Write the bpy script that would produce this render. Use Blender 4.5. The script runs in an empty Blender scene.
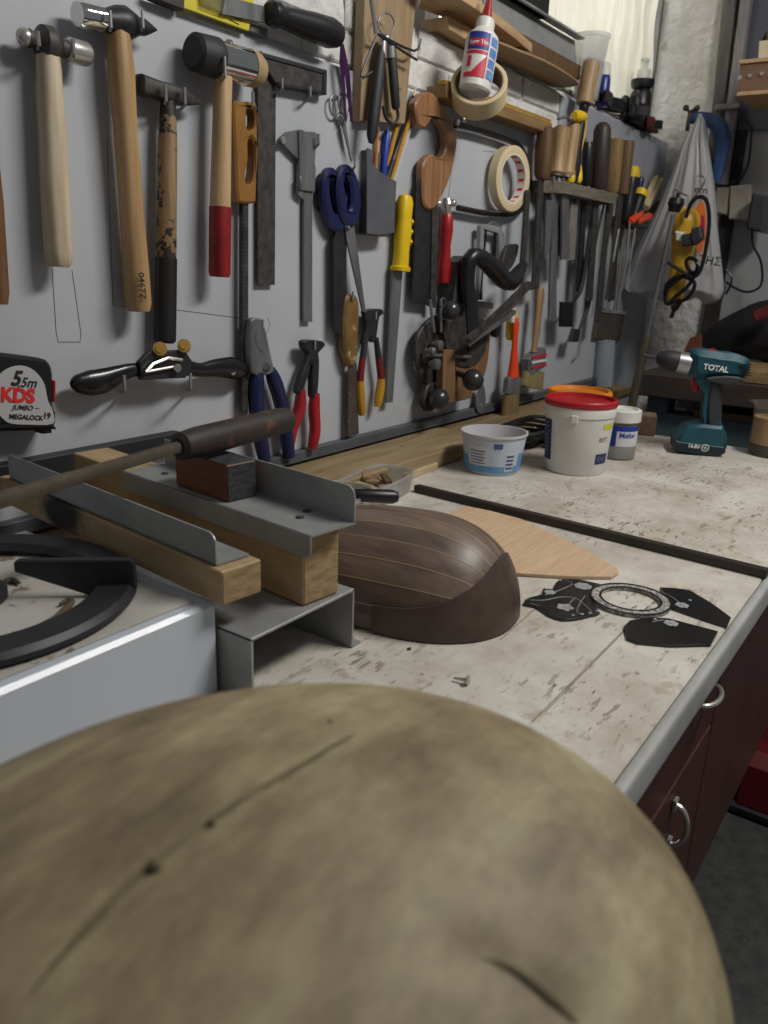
import bpy, bmesh, math, random
from mathutils import Vector as V, Matrix
from mathutils.geometry import tessellate_polygon
random.seed(7)
PI = math.pi
SC = bpy.context.scene
# ---------------------------------------------------------------- camera frame
F = 800.0
AXv = V((596, -229, F)).normalized()
AYv = V((-1186, -293, F)); AYv = (AYv - AXv*AXv.dot(AYv)).normalized()
AZv = AXv.cross(AYv)
BZ = 0.90                       # bench top height
CAM = V((0, 0, BZ + 0.37))
D = 0.907                       # front of the tool board
def ray(px, py):
    q = V((px-384, py-512, F)); return V((AXv.dot(q), AYv.dot(q), AZv.dot(q)))
def YP(px, py, y): r = ray(px, py); return CAM + r*(y/r.y)
def XP(px, py, x): r = ray(px, py); return CAM + r*(x/r.x)
def HP(px, py, h): r = ray(px, py); return CAM + r*((BZ+h-CAM.z)/r.z)
def W(px, py, off=0.0): return YP(px, py, D-off)
FWD = V((AXv.z, AYv.z, AZv.z))
def mpp(p): return (V(p)-CAM).dot(FWD)/F
cd = bpy.data.cameras.new('camera'); cam = bpy.data.objects.new('camera', cd); SC.collection.objects.link(cam)
R3 = Matrix(((AXv.x, -AXv.y, -AXv.z), (AYv.x, -AYv.y, -AYv.z), (AZv.x, -AZv.y, -AZv.z)))
cam.matrix_world = Matrix.Translation(CAM) @ R3.to_4x4()
cd.sensor_fit = 'VERTICAL'; cd.sensor_height = 36; cd.lens = F/1024*36; cd.clip_start = .01
cd.dof.use_dof = True; cd.dof.focus_distance = 1.05; cd.dof.aperture_fstop = 8.5
SC.camera = cam
# ---------------------------------------------------------------- materials
MATS = {}
def nd(nt, t, **k):
    n = nt.nodes.new(t)
    for a, v in k.items():
        if a in n.inputs: n.inputs[a].default_value = v
        else: setattr(n, a, v)
    return n
def srgb(c):
    f = lambda u: (u/255/12.92) if u/255 <= .04045 else ((u/255+.055)/1.055)**2.4
    return (f(c[0]), f(c[1]), f(c[2]), 1)
def mat(name, c1, c2=None, rough=.6, metal=0, scale=20, stretch=(1,1,1), bump=0, spots=None, spot_scale=60, spot_lo=.6,
        trans=0, alpha=1, rough2=None, detail=4, lo=.35, hi=.65, coat=0, bscale=None, spots2=None, s2=(10,.6), bdist=.002):
    if name in MATS: return MATS[name]
    m = bpy.data.materials.new(name); m.use_nodes = True; nt = m.node_tree
    bs = nt.nodes['Principled BSDF']
    c1 = srgb(c1); c2 = srgb(c2) if c2 else c1
    tc = nd(nt, 'ShaderNodeTexCoord'); mp = nd(nt, 'ShaderNodeMapping'); mp.inputs['Scale'].default_value = stretch
    nt.links.new(tc.outputs['Object'], mp.inputs[0])
    no = nd(nt, 'ShaderNodeTexNoise', Scale=scale, Detail=detail, Roughness=.6); nt.links.new(mp.outputs[0], no.inputs['Vector'])
    rp = nd(nt, 'ShaderNodeValToRGB'); nt.links.new(no.outputs[0], rp.inputs[0])
    rp.color_ramp.elements[0].position = lo; rp.color_ramp.elements[0].color = c1
    rp.color_ramp.elements[1].position = hi; rp.color_ramp.elements[1].color = c2
    col = rp.outputs[0]
    for sp, ss, sl in ((spots, spot_scale, spot_lo), (spots2, s2[0], s2[1])):
        if sp:
            n2 = nd(nt, 'ShaderNodeTexNoise', Scale=ss, Detail=5, Roughness=.65); nt.links.new(tc.outputs['Object'], n2.inputs['Vector'])
            r2 = nd(nt, 'ShaderNodeValToRGB'); nt.links.new(n2.outputs[0], r2.inputs[0])
            r2.color_ramp.elements[0].position = sl; r2.color_ramp.elements[1].position = sl+.04
            r2.color_ramp.elements[0].color = (0,0,0,1); r2.color_ramp.elements[1].color = (1,1,1,1)
            mx = nd(nt, 'ShaderNodeMix', data_type='RGBA'); nt.links.new(r2.outputs[0], mx.inputs[0])
            nt.links.new(col, mx.inputs[6]); mx.inputs[7].default_value = srgb(sp); col = mx.outputs[2]
    nt.links.new(col, bs.inputs['Base Color'])
    bs.inputs['Roughness'].default_value = rough; bs.inputs['Metallic'].default_value = metal
    bs.inputs['Coat Weight'].default_value = coat
    if trans: bs.inputs['Transmission Weight'].default_value = trans; bs.inputs['IOR'].default_value = 1.3
    if alpha < 1: bs.inputs['Alpha'].default_value = alpha
    if bump:
        bn = nd(nt, 'ShaderNodeBump', Strength=bump, Distance=bdist)
        if bscale:
            n3 = nd(nt, 'ShaderNodeTexNoise', Scale=bscale, Detail=5); nt.links.new(tc.outputs['Object'], n3.inputs['Vector'])
            nt.links.new(n3.outputs[0], bn.inputs['Height'])
        else: nt.links.new(no.outputs[0], bn.inputs['Height'])
        nt.links.new(bn.outputs[0], bs.inputs['Normal'])
    MATS[name] = m; return m
VZ = (8, 8, .6)      # grain along z
def wood(name, a, b, st=VZ, rough=.6, **k): return mat(name, a, b, rough, 0, 12, st, .25, **k)
board_w = mat('painted_board', (166,169,174), (178,181,186), .5, scale=3, bump=.05, bscale=8, spots=(150,152,156), spot_scale=9, spot_lo=.68)
ash = wood('pale_ash', (176,158,132), (205,190,165))
beech = wood('honey_beech', (156,122,82), (178,146,102), rough=.45)
oldhandle = wood('mottled_handle', (150,125,88), (120,95,62), spots=(38,30,26), spot_scale=45, spot_lo=.52)
blackpaint = mat('black_paint', (22,22,24), (30,28,28), .45, scale=60, spots=(90,80,65), spot_scale=90, spot_lo=.7)
redpaint = mat('red_paint', (150,22,26), (120,18,20), .5, scale=40, spots=(165,135,100), spot_scale=40, spot_lo=.66)
iron = mat('dark_iron', (40,40,43), (54,54,57), .45, .4, 40, bump=.1)
ironr = mat('worn_iron', (76,73,70), (48,46,45), .55, .35, 60, bump=.2)
steel = mat('bright_steel', (200,198,192), (175,173,168), .3, .75, 30)
steeld = mat('dull_steel', (128,129,130), (98,99,101), .42, .5, 30, (1,1,.2))
sheet = mat('sheet_steel', (134,136,136), (158,159,157), .45, .35, 12, (1,1,1), bump=.03)
brass = mat('brass', (205,170,95), (190,150,75), .3, .45, 30)
rubber = mat('black_rubber', (28,28,30), (36,36,38), .6)
blackpl = mat('black_plastic', (16,16,18), (24,24,26), .38)
gloss_b = mat('black_enamel', (12,12,14), (18,18,20), .28, coat=.15)
tan = mat('tan_nylon', (150,128,92), (165,142,105), .5)
amber = mat('amber_plastic', (150,108,48), (130,92,40), .35, coat=.2, scale=10)
blue_d = mat('navy_plastic', (24,32,78), (20,26,66), .35)
redpl = mat('red_plastic', (160,26,30), (140,20,26), .35)
yell = mat('yellow_plastic', (225,190,20), (210,175,15), .4)
orange = mat('orange_plastic', (225,75,30), (205,60,25), .3)
purple = mat('purple_metal', (90,45,95), (75,38,80), .3, .6)
whitep = mat('white_plastic', (215,214,208), (205,204,198), .4)
white_cup = mat('milky_plastic', (205,205,208), (195,195,200), .4, trans=.15)
navyl = mat('navy_label', (22,30,80), None, .5)
redl = mat('red_label', (190,30,55), None, .5)
bluel = mat('blue_label', (70,115,180), (110,150,200), .5, scale=30)
cream = mat('masking_tape', (205,190,152), (196,180,142), .7)
cardb = mat('cardboard_core', (225,215,205), (215,205,195), .8)
txt_k = mat('print_black', (18,18,20), None, .6)
txt_w = mat('print_white', (225,225,220), None, .6)
txt_r = mat('print_red', (200,30,30), None, .6)
pine = mat('pine_beam', (178,154,116), (154,130,94), .65, scale=10, stretch=(9,.6,9), bump=.15)
pine_end = mat('pine_end_grain', (160,135,98), (130,105,72), .75, scale=60, stretch=(1,3,4), bump=.3)
plyx = mat('ledge_pine', (152,132,100), (128,108,78), .7, scale=9, stretch=(.7,6,10), bump=.2, spots=(110,88,60), spot_scale=14, spot_lo=.66)
rosewood = mat('burnt_wood', (50,38,32), (32,26,24), .6, scale=14, stretch=(1,5,5), bump=.4, spots=(85,55,35), spot_scale=25, spot_lo=.6)
darkoak = mat('reddish_block', (116,66,40), (86,50,32), .55, scale=14, stretch=(5,.6,5), bump=.2)
ebony = mat('ebony_bar', (48,38,34), (36,28,26), .45, scale=14, stretch=(9,.5,9), bump=.1)
spruce = mat('spruce_plate', (204,176,146), (188,158,128), .55, scale=16, stretch=(1,12,12))
graphite = mat('grey_holder', (88,90,95), (78,80,85), .35, coat=.2)
teal = mat('teal_plastic', (14,72,84), (12,64,76), .42)
# bench top: worn cream laminate with scratches and dark chips
def bench_mat():
    m = bpy.data.materials.new('worn_benchtop'); m.use_nodes = True; nt = m.node_tree; bs = nt.nodes['Principled BSDF']
    tc = nd(nt, 'ShaderNodeTexCoord'); O = tc.outputs['Object']; L = nt.links.new
    n1 = nd(nt, 'ShaderNodeTexNoise', Scale=7., Detail=8., Roughness=.7); L(O, n1.inputs['Vector'])
    r1 = nd(nt, 'ShaderNodeValToRGB'); L(n1.outputs[0], r1.inputs[0]); e = r1.color_ramp.elements
    e[0].position = .32; e[0].color = srgb((164,156,140)); e[1].position = .62; e[1].color = srgb((206,202,193))
    col = r1.outputs[0]
    mp = nd(nt, 'ShaderNodeMapping'); mp.inputs['Scale'].default_value = (1.0, 3.4, 1); mp.inputs['Rotation'].default_value = (0,0,.25); L(O, mp.inputs[0])
    nm_ = nd(nt, 'ShaderNodeTexNoise', Scale=4.5, Detail=3.); L(O, nm_.inputs['Vector'])
    rm = nd(nt, 'ShaderNodeValToRGB'); L(nm_.outputs[0], rm.inputs[0]); rm.color_ramp.elements[0].position = .42; rm.color_ramp.elements[1].position = .62
    def layer(col, vec, sc, lo, c, w=.02, amt=1., det=3., mask=False):
        n = nd(nt, 'ShaderNodeTexNoise', Scale=sc, Detail=det, Roughness=.6); L(vec, n.inputs['Vector'])
        r = nd(nt, 'ShaderNodeValToRGB'); L(n.outputs[0], r.inputs[0])
        r.color_ramp.elements[0].position = lo; r.color_ramp.elements[0].color = (0,0,0,1)
        r.color_ramp.elements[1].position = lo+w; r.color_ramp.elements[1].color = (amt,amt,amt,1)
        mx = nd(nt, 'ShaderNodeMix', data_type='RGBA'); L(col, mx.inputs[6]); mx.inputs[7].default_value = srgb(c)
        if mask:
            mt = nd(nt, 'ShaderNodeMath', operation='MULTIPLY'); L(r.outputs[0], mt.inputs[0]); L(rm.outputs[0], mt.inputs[1]); L(mt.outputs[0], mx.inputs[0])
        else: L(r.outputs[0], mx.inputs[0])
        return mx.outputs[2], r.outputs[0]
    col, _ = layer(col, O, 22., .60, (150,134,108), .06, .55, 6.)
    col, _ = layer(col, mp.outputs[0], 34., .585, (104,88,66), .03, .9, 6., True)
    col, _ = layer(col, mp.outputs[0], 52., .64, (52,42,33), .02, 1., 4., True)
    col, d = layer(col, mp.outputs[0], 130., .715, (50,42,36), .02, .9)
    L(col, bs.inputs['Base Color']); bs.inputs['Roughness'].default_value = .45
    bn = nd(nt, 'ShaderNodeBump', Strength=.15, Distance=.001); L(n1.outputs[0], bn.inputs['Height']); L(bn.outputs[0], bs.inputs['Normal'])
    return m
benchm = bench_mat()
plaster = mat('white_plaster', (188,187,184), (204,203,200), .85, scale=6, bump=1.0, bscale=28, bdist=.012, spots=(160,156,150), spot_scale=11, spot_lo=.66)
plaster_b = mat('bluish_plaster', (140,144,152), (156,160,168), .8, scale=4, bump=.6, bscale=16, bdist=.006, spots=(120,120,124), spot_scale=9, spot_lo=.64)
plaster_o = mat('ochre_plaster', (186,182,176), (208,205,200), .85, scale=5, bump=1.0, bscale=22, bdist=.02, spots=(165,158,148), spot_scale=14, spot_lo=.64)
# ---------------------------------------------------------------- mesh builder
ORI = {}
def sup(v, p):  # superellipse helper
    return math.copysign(abs(v)**p, v)
def cat(pts, k=4, closed=True):
    P = [V(p) for p in pts]; n = len(P); out = []
    rng = range(n) if closed else range(n-1)
    for i in rng:
        g = lambda j: P[j % n] if closed else P[max(0, min(n-1, j))]
        p0, p1, p2, p3 = g(i-1), g(i), g(i+1), g(i+2)
        for s in range(k):
            t = s/k
            out.append(.5*((2*p1)+(p2-p0)*t+(2*p0-5*p1+4*p2-p3)*t*t+(-p0+3*p1-3*p2+p3)*t**3))
    if not closed: out.append(P[-1])
    return out
class MB:
    def __init__(s): s.bm = bmesh.new(); s.mi = 0
    def face(s, vs):
        try: f = s.bm.faces.new(vs); f.material_index = s.mi; return f
        except ValueError: return None
    def box(s, c, size, ax=None, ay=None, az=None, bev=0.0):
        c = V(c); ax = V(ax or (1,0,0)).normalized(); ay = V(ay or (0,1,0)).normalized(); az = V(az).normalized() if az else ax.cross(ay).normalized()
        hx, hy, hz = [q/2 for q in size]
        if bev <= 0:
            vs = {}
            for i in (-1,1):
                for j in (-1,1):
                    for k in (-1,1): vs[i,j,k] = s.bm.verts.new(c+ax*hx*i+ay*hy*j+az*hz*k)
            for q in (((-1,-1,-1),(-1,1,-1),(1,1,-1),(1,-1,-1)), ((-1,-1,1),(1,-1,1),(1,1,1),(-1,1,1)),
                      ((-1,-1,-1),(1,-1,-1),(1,-1,1),(-1,-1,1)), ((-1,1,-1),(-1,1,1),(1,1,1),(1,1,-1)),
                      ((-1,-1,-1),(-1,-1,1),(-1,1,1),(-1,1,-1)), ((1,-1,-1),(1,1,-1),(1,1,1),(1,-1,1))):
                s.face([vs[t] for t in q])
        else:
            b = min(bev, hx*.9, hy*.9, hz*.9)
            vs = {}
            for i in (-1,1):
                for j in (-1,1):
                    for k in (-1,1):
                        for w in range(3):
                            e = [hx, hy, hz]
                            e = [q-(0 if t == w else b) for t, q in enumerate(e)]
                            vs[i,j,k,w] = s.bm.verts.new(c+ax*e[0]*i+ay*e[1]*j+az*e[2]*k)
            for w in range(3):
                for d in (-1,1):
                    o = [t for t in range(3) if t != w]; q = []
                    for p1, p2 in ((-1,-1),(1,-1),(1,1),(-1,1)):
                        k = [0,0,0]; k[w] = d; k[o[0]] = p1; k[o[1]] = p2; q.append(vs[k[0],k[1],k[2],w])
                    s.face(q)
            for w in range(3):      # edges along axis w
                o = [t for t in range(3) if t != w]
                for p1 in (-1,1):
                    for p2 in (-1,1):
                        q = []
                        for d, ww in ((-1,o[0]),(1,o[0]),(1,o[1]),(-1,o[1])):
                            k = [0,0,0]; k[w] = d; k[o[0]] = p1; k[o[1]] = p2; q.append(vs[k[0],k[1],k[2],ww])
                        s.face(q)
            for i in (-1,1):
                for j in (-1,1):
                    for k in (-1,1): s.face([vs[i,j,k,w] for w in range(3)])
        return s
    def loft(s, cs, rx, ry, side=None, n=16, p=1.0, caps=True, closed=False, twist=0, ripple=None):
        """rings round centres cs; rx along 'side x tangent', ry along side (depth) direction"""
        cs = [V(c) for c in cs]; m = len(cs); rings = []
        if not hasattr(rx, '__len__'): rx = [rx]*m
        if ry is None: ry = rx
        if not hasattr(ry, '__len__'): ry = [ry]*m
        N = None
        for i in range(m):
            if closed: T = cs[(i+1) % m]-cs[i-1]
            else: T = cs[min(i+1, m-1)]-cs[max(i-1, 0)]
            if T.length < 1e-9: T = V((0,0,1))
            T.normalize()
            ref = V(side) if side is not None else (N if N is not None else (V((0,0,1)) if abs(T.z) < .8 else V((1,0,0))))
            N = ref-T*ref.dot(T)
            if N.length < 1e-4: N = V((1,0,0))-T*T.x
            N.normalize(); B = T.cross(N)
            ring = []
            for k in range(n):
                t = 2*PI*k/n+twist
                f = 1+(ripple(i/(m-1 or 1), t) if ripple else 0)
                ring.append(s.bm.verts.new(cs[i]+B*rx[i]*sup(math.cos(t), p)*f+N*ry[i]*sup(math.sin(t), p)*f))
            rings.append(ring)
        for i in range(m if closed else m-1):
            A, B2 = rings[i], rings[(i+1) % m]
            for k in range(n): s.face([A[k], A[(k+1) % n], B2[(k+1) % n], B2[k]])
        if caps and not closed: s.face(list(reversed(rings[0]))); s.face(rings[-1])
        return s
    def tube(s, pts, r, n=8, smooth=0, closed=False, **k):
        if smooth: pts = cat(pts, smooth, closed)
        if hasattr(r, '__len__') and len(r) != len(pts):
            q = []; m = len(pts)
            for i in range(m):
                t = i/(m-1)*(len(r)-1); j = min(int(t), len(r)-2); q.append(r[j]+(r[j+1]-r[j])*(t-j))
            r = q
        return s.loft(pts, r, None, n=n, closed=closed, **k)
    def lathe(s, p0, p1, prof, n=24, caps=True, side=None, sq=1.0, p=1.0):
        """prof: (t along axis 0..1, radius m)"""
        p0, p1 = V(p0), V(p1); ax = p1-p0
        T = ax.normalized(); ref = V(side) if side is not None else (V((0,0,1)) if abs(T.z) < .8 else V((0,-1,0)))
        N = (ref-T*ref.dot(T)).normalized(); B = T.cross(N); rings = []
        for t, r in prof:
            c = p0+ax*t
            rings.append([s.bm.verts.new(c+B*max(r,1e-5)*sup(math.cos(2*PI*k/n), p)+N*max(r,1e-5)*sq*sup(math.sin(2*PI*k/n), p)) for k in range(n)])
        for A, B2 in zip(rings, rings[1:]):
            for k in range(n): s.face([A[k], A[(k+1) % n], B2[(k+1) % n], B2[k]])
        if caps: s.face(list(reversed(rings[0]))); s.face(rings[-1])
        return s
    def plate(s, loops, nrm, th, bev=0.0):
        """planar outline(s) (first = outer, others = holes) lying on the FRONT face; extruded back along -nrm"""
        nrm = V(nrm).normalized(); loops = [[V(p) for p in L] for L in loops]
        u = V((1,0,0)) if abs(nrm.x) < .7 else V((0,1,0)); u = (u-nrm*u.dot(nrm)).normalized(); w = nrm.cross(u)
        o = loops[0][0]; L2 = []
        for i, L in enumerate(loops):
            q = [((p-o).dot(u), (p-o).dot(w)) for p in L]
            ar = sum(q[j-1][0]*q[j][1]-q[j][0]*q[j-1][1] for j in range(len(q)))
            if (ar > 0) != (i == 0): q.reverse()
            L2.append(q)
        d0 = (loops[0][0]-o).dot(nrm)
        def lift(q, d): return o+u*q[0]+w*q[1]-nrm*d
        layers = []
        def inset(q, b):
            r = []; n = len(q)
            for i in range(n):
                a, m, c = V(q[i-1]), V(q[i]), V(q[(i+1) % n])
                e1 = (m-a); e2 = (c-m)
                if e1.length < 1e-9 or e2.length < 1e-9: r.append(q[i]); continue
                e1.normalize(); e2.normalize()
                n1 = V((-e1.y, e1.x)); n2 = V((-e2.y, e2.x)); nn = n1+n2
                if nn.length < .2: r.append(q[i]); continue
                nn.normalize(); k = min(2.0, 1/max(.3, nn.dot(n1)))
                r.append(tuple(m+nn*b*k))
            return r
        spec = [(bev, 0), (0, bev), (0, th)] if bev > 0 else [(0, 0), (0, th)]
        allv = []
        for ins, d in spec:
            allv.append([[s.bm.verts.new(lift(q, d)) for q in (inset(L, ins) if ins else L)] for L in L2])
        for A, B in zip(allv, allv[1:]):
            for la, lb in zip(A, B):
                n = len(la)
                for k in range(n): s.face([la[(k+1) % n], la[k], lb[k], lb[(k+1) % n]])
        for lay, flip in ((allv[0], False), (allv[-1], True)):
            flat = [v for L in lay for v in L]
            tri = tessellate_polygon([[v.co for v in L] for L in lay]) if False else tessellate_polygon([[V((q[0], q[1], 0)) for q in L] for L in L2])
            for t in tri:
                q = [flat[i] for i in t]
                nn = (q[1].co-q[0].co).cross(q[2].co-q[0].co)
                if (nn.dot(nrm) < 0) != flip: q.reverse()
                s.face(q)
        return s
    def ball(s, c, r, n=16, sz=1.0, nrm=(0,0,1)):
        nrm = V(nrm).normalized()
        return s.lathe(V(c)-nrm*r*sz, V(c)+nrm*r*sz, [((1-math.cos(PI*i/10))/2, r*math.sin(PI*i/10)) for i in range(11)], n=n, caps=False)
    def text(s, body, o, right, up, size, th=.0004, align='CENTER', bold=0, shear=0, fn=None):
        cu = bpy.data.curves.new('t', 'FONT'); cu.body = body; cu.size = size; cu.align_x = align; cu.align_y = 'CENTER'
        cu.shear = shear; cu.offset = bold*size; cu.extrude = 0; cu.resolution_u = 3
        ob = bpy.data.objects.new('t', cu); SC.collection.objects.link(ob)
        dg = bpy.context.evaluated_depsgraph_get(); me = bpy.data.meshes.new_from_object(ob.evaluated_get(dg))
        bpy.data.objects.remove(ob); right = V(right).normalized(); up = V(up).normalized(); nr = right.cross(up)
        f = fn or (lambda x, y: V(o)+right*x+up*y+nr*th)
        vs = [s.bm.verts.new(f(v.co.x, v.co.y)) for v in me.vertices]
        for p in me.polygons: s.face([vs[i] for i in p.vertices])
        bpy.data.meshes.remove(me); return s
    def build(s, name, mats, parent=None, label=None, cat_=None, group=None, kind=None, base=None, ang=.6, flat=False):
        bm = s.bm
        lone = [v for v in bm.verts if not v.link_faces]
        for v in lone: bm.verts.remove(v)
        bmesh.ops.recalc_face_normals(bm, faces=bm.faces[:]) if not getattr(s, 'norecalc', False) else None
        if parent is not None: og = ORI[parent.name]
        elif base is not None: og = V(base)
        else:
            xs = [v.co for v in bm.verts]
            og = V(((min(c.x for c in xs)+max(c.x for c in xs))/2, (min(c.y for c in xs)+max(c.y for c in xs))/2, min(c.z for c in xs)))
        for v in bm.verts: v.co -= og
        for f in bm.faces: f.smooth = not flat
        for e in bm.edges:
            e.smooth = len(e.link_faces) == 2 and e.calc_face_angle(3) < ang
        me = bpy.data.meshes.new(name); bm.to_mesh(me); bm.free()
        for m in (mats if isinstance(mats, (list, tuple)) else [mats]): me.materials.append(m)
        o = bpy.data.objects.new(name, me); SC.collection.objects.link(o)
        if parent is not None: o.parent = parent
        else: o.location = og
        ORI[o.name] = og
        if label: o['label'] = label
        if cat_: o['category'] = cat_
        if group: o['group'] = group
        if kind: o['kind'] = kind
        return o
def thing(name, label, cat_, loc, group=None):
    o = bpy.data.objects.new(name, None); SC.collection.objects.link(o); o.location = loc; o.empty_display_size = .02
    o['label'] = label; o['category'] = cat_
    if group: o['group'] = group
    ORI[o.name] = V(loc); return o
NW = (0, -1, 0)      # out of the tool wall
def wpts(px, off): return [W(x, y, off) for x, y in px]
def wplate(M, loops, off, th, bev=.0006, sm=0):
    """outline given as seen; front face lies 'off' in front of the board"""
    L = [wpts(l, off) for l in loops]
    if sm: L = [cat(l, sm) for l in L]
    return M.plate(L, NW, th, bev)
def hnd(M, p0, p1, off, prof, sq=1.0, n=20, p=1.0, y=None):
    """turned/oval handle between two wall points; prof = (t, half width in px)"""
    A = W(*p0, off); B = W(*p1, off); k = (mpp(A)+mpp(B))/2
    return M.lathe(A, B, [(t, w*k) for t, w in prof], n=n, side=NW, sq=sq, p=p)
def hook(px, py, w, off, lab, grp, ln=.02):
    M = MB(); a = W(px, py, 0); k = mpp(a)
    u = V((0,0,1))
    M.tube([W(px, py, -.002), W(px, py, off), W(px, py, off)+V((0,-.002,.002)), W(px, py, off)+V((0,-.002,w*k))], .0021, 6)
    return M.build('wall_hook', mat('nail_steel', (165,165,165), (140,140,142), .35, .4), label=lab, cat_='hook', group=grp)
# ================================================================ SETTING
def struct(M, name, m, **k): return M.build(name, m, kind='structure', **k)
FX0, FX1 = -.9, 2.81
LEDGE = .781
# lower wall behind the board, uneven top
M = MB(); yw = D+.012; nx = 90
rows = []
for side, y in ((0, yw), (1, yw+.11)):
    rows.append([])
    for i in range(nx+1):
        x = FX0+(FX1-FX0)*i/nx; z = BZ+LEDGE+random.uniform(-.006, .005)
        rows[-1].append((x, y+(random.uniform(-.003,.003) if side == 0 else 0), z))
bot = [M.bm.verts.new((x, yw, 0)) for x, y, z in rows[0]]
mid = [M.bm.verts.new((x, yw, z-.03)) for x, y, z in rows[0]]
t0 = [M.bm.verts.new((x, y+.006, z)) for x, y, z in rows[0]]
t1 = [M.bm.verts.new((x, y, z)) for x, y, z in rows[1]]
for A, B in ((bot, mid), (mid, t0)):
    for i in range(nx): M.face([A[i], A[i+1], B[i+1], B[i]])
lt = [v.co.copy() for v in t0]; lt2 = [v.co.copy() for v in t1]
# painted brick courses that show above the board
for r in range(2):
    z = BZ+.698+r*.052
    for i in range(9):
        x = .50+i*.215+(r % 2)*.105
        if x > 2.35: continue
        w = .2
        M.box((x, yw-.001, z), (w, .008, .046), bev=.003)
def plas(base, bump):
    return base
struct(M, 'wall_left', mat('painted_brick', (196,195,192), (212,211,208), .85, scale=8, bump=1.0, bscale=38, bdist=.008, spots=(168,165,160), spot_scale=16, spot_lo=.66), base=(0,D,0))
M = MB(); A = [M.bm.verts.new(v) for v in lt]; B = [M.bm.verts.new(v) for v in lt2]
for i in range(nx): M.face([A[i], A[i+1], B[i+1], B[i]])
struct(M, 'trim_3', plaster)
# window reveal / upper wall left of the window, far wall
M = MB(); M.box((.3, yw+.14, BZ+1.2), (2.4, .06, .9)); struct(M, 'wall_upper', plaster)
M = MB(); g = 40; grid = []
for j in range(g+1):
    for i in range(21):
        y = -.6+(yw+.15+.6)*i/20; z = 2.6*j/g
        grid.append(M.bm.verts.new((FX1+random.uniform(-.004,.004), y, z)))
for j in range(g):
    for i in range(20): M.face([grid[j*21+i], grid[j*21+i+1], grid[(j+1)*21+i+1], grid[(j+1)*21+i]])
struct(M, 'wall_back', plaster_o, base=(FX1,0,0))
M = MB(); M.box((1, -.3, -.02), (4.6, 3.4, .04))
struct(M, 'floor', mat('grey_terrazzo', (52,53,53), (70,70,69), .6, scale=30, spots=(110,110,106), spot_scale=130, spot_lo=.66, spots2=(38,38,40), s2=(90,.62)))
# white tool board
M = MB()
tl, tr = YP(150, 0, D), YP(360, 71, D)
zt = BZ+.667
M.box(((-.9+2.48)/2, D+.006, (BZ+.052+zt)/2), (3.38, .012, zt-BZ-.052), bev=.001)
board = M.build('tool_board', board_w, label='long white painted board on the wall that the hand tools hang from', cat_='tool board', base=(.5, D+.006, BZ+.05))
# bluish plaster strip that continues beyond the board
M = MB(); M.box((2.645, D+.005, BZ+.28), (.33, .012, .975), bev=.003); M.box((2.23, D+.005, BZ+.718), (.50, .012, .099), bev=.003); struct(M, 'trim_1', plaster_b)
# pencil outlines
M = MB()
def pline(px):
    M.tube([W(x, y, .0002) for x, y in px], .0005, 4)
pline([(52,268),(56,330),(58,342),(80,342),(81,334),(72,270)]); pline([(107,140),(113,306),(127,307)]); pline([(264,340),(270,325),(268,318)])
pline([(483,151),(495,152)])
pline([(177,310),(240,318)])
M.build('pencil_outline', mat('pencil', (95,97,102), None, .8), parent=board)
# metal rail under the board
M = MB(); M.box(((FX0+2.46)/2, D-.006, BZ+.045), (2.46-FX0, .020, .017), bev=.001); M.box(((FX0+2.46)/2, D-.017, BZ+.039), (2.46-FX0, .004, .004))
M.build('metal_rail', mat('dark_rail', (92,96,102), (78,81,86), .5, .3, 20), label='dark grey metal rail along the bottom edge of the white board', cat_='rail')
# ---------------- bench
M = MB(); X0, X1 = -.6, 1.90; YF = .138
M.box(((X0+X1)/2, (YF+D+.01)/2+.006, BZ-.018), (X1-X0, D+.01-YF-.012, .036), bev=.002)
bench = thing('workbench', 'long workbench with a worn cream top and dark red cabinet fronts', 'workbench', (.65, .5, 0))
M.build('benchtop', benchm, parent=bench)
# rounded pale front edge
M = MB(); M.loft([(X0, YF+.0055, BZ-.0175), (X1, YF+.0055, BZ-.0175)],   .0062, .0182, side=(0,0,1), n=24, p=.42)
M.build('edge_strip', mat('worn_edge', (168,168,165), (146,146,144), .5, 0, 12, spots=(80,75,70), spot_scale=40, spot_lo=.66), parent=bench)
M = MB()
def scratch(a, b, h=.0003, r=.0005): M.tube([HP(*a, h), HP(*b, h)], r, 4)
scratch((545,712),(655,600)); scratch((532,722),(648,606)); scratch((500,640),(545,600)); 
M.build('scribed_line', mat('scribe', (120,110,95), None, .8), parent=bench)
redcab = mat('oxblood_cabinet', (78,42,32), (62,32,25), .45, scale=5, stretch=(1,1,.3), bump=.05, spots=(120,84,76), spot_scale=9, spot_lo=.70)
CB = BZ-.50
M = MB(); M.box(((X0+X1)/2, (YF+.05+.86)/2, (CB+BZ-.036)/2), (X1-X0-.04, .86-YF-.05, BZ-.036-CB)); M.box(((X0+X1)/2, .62, CB/2), (X1-X0-.1, .44, CB))
M.build('carcass', redcab, parent=bench)
YC = YF+.03
def front(x0, x1, z0, z1, nm):
    M = MB(); M.box(((x0+x1)/2, YC+.009, (z0+z1)/2), (x1-x0-.005, .018, z1-z0-.005), bev=.002); return M.build(nm, redcab, parent=bench)
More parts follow.
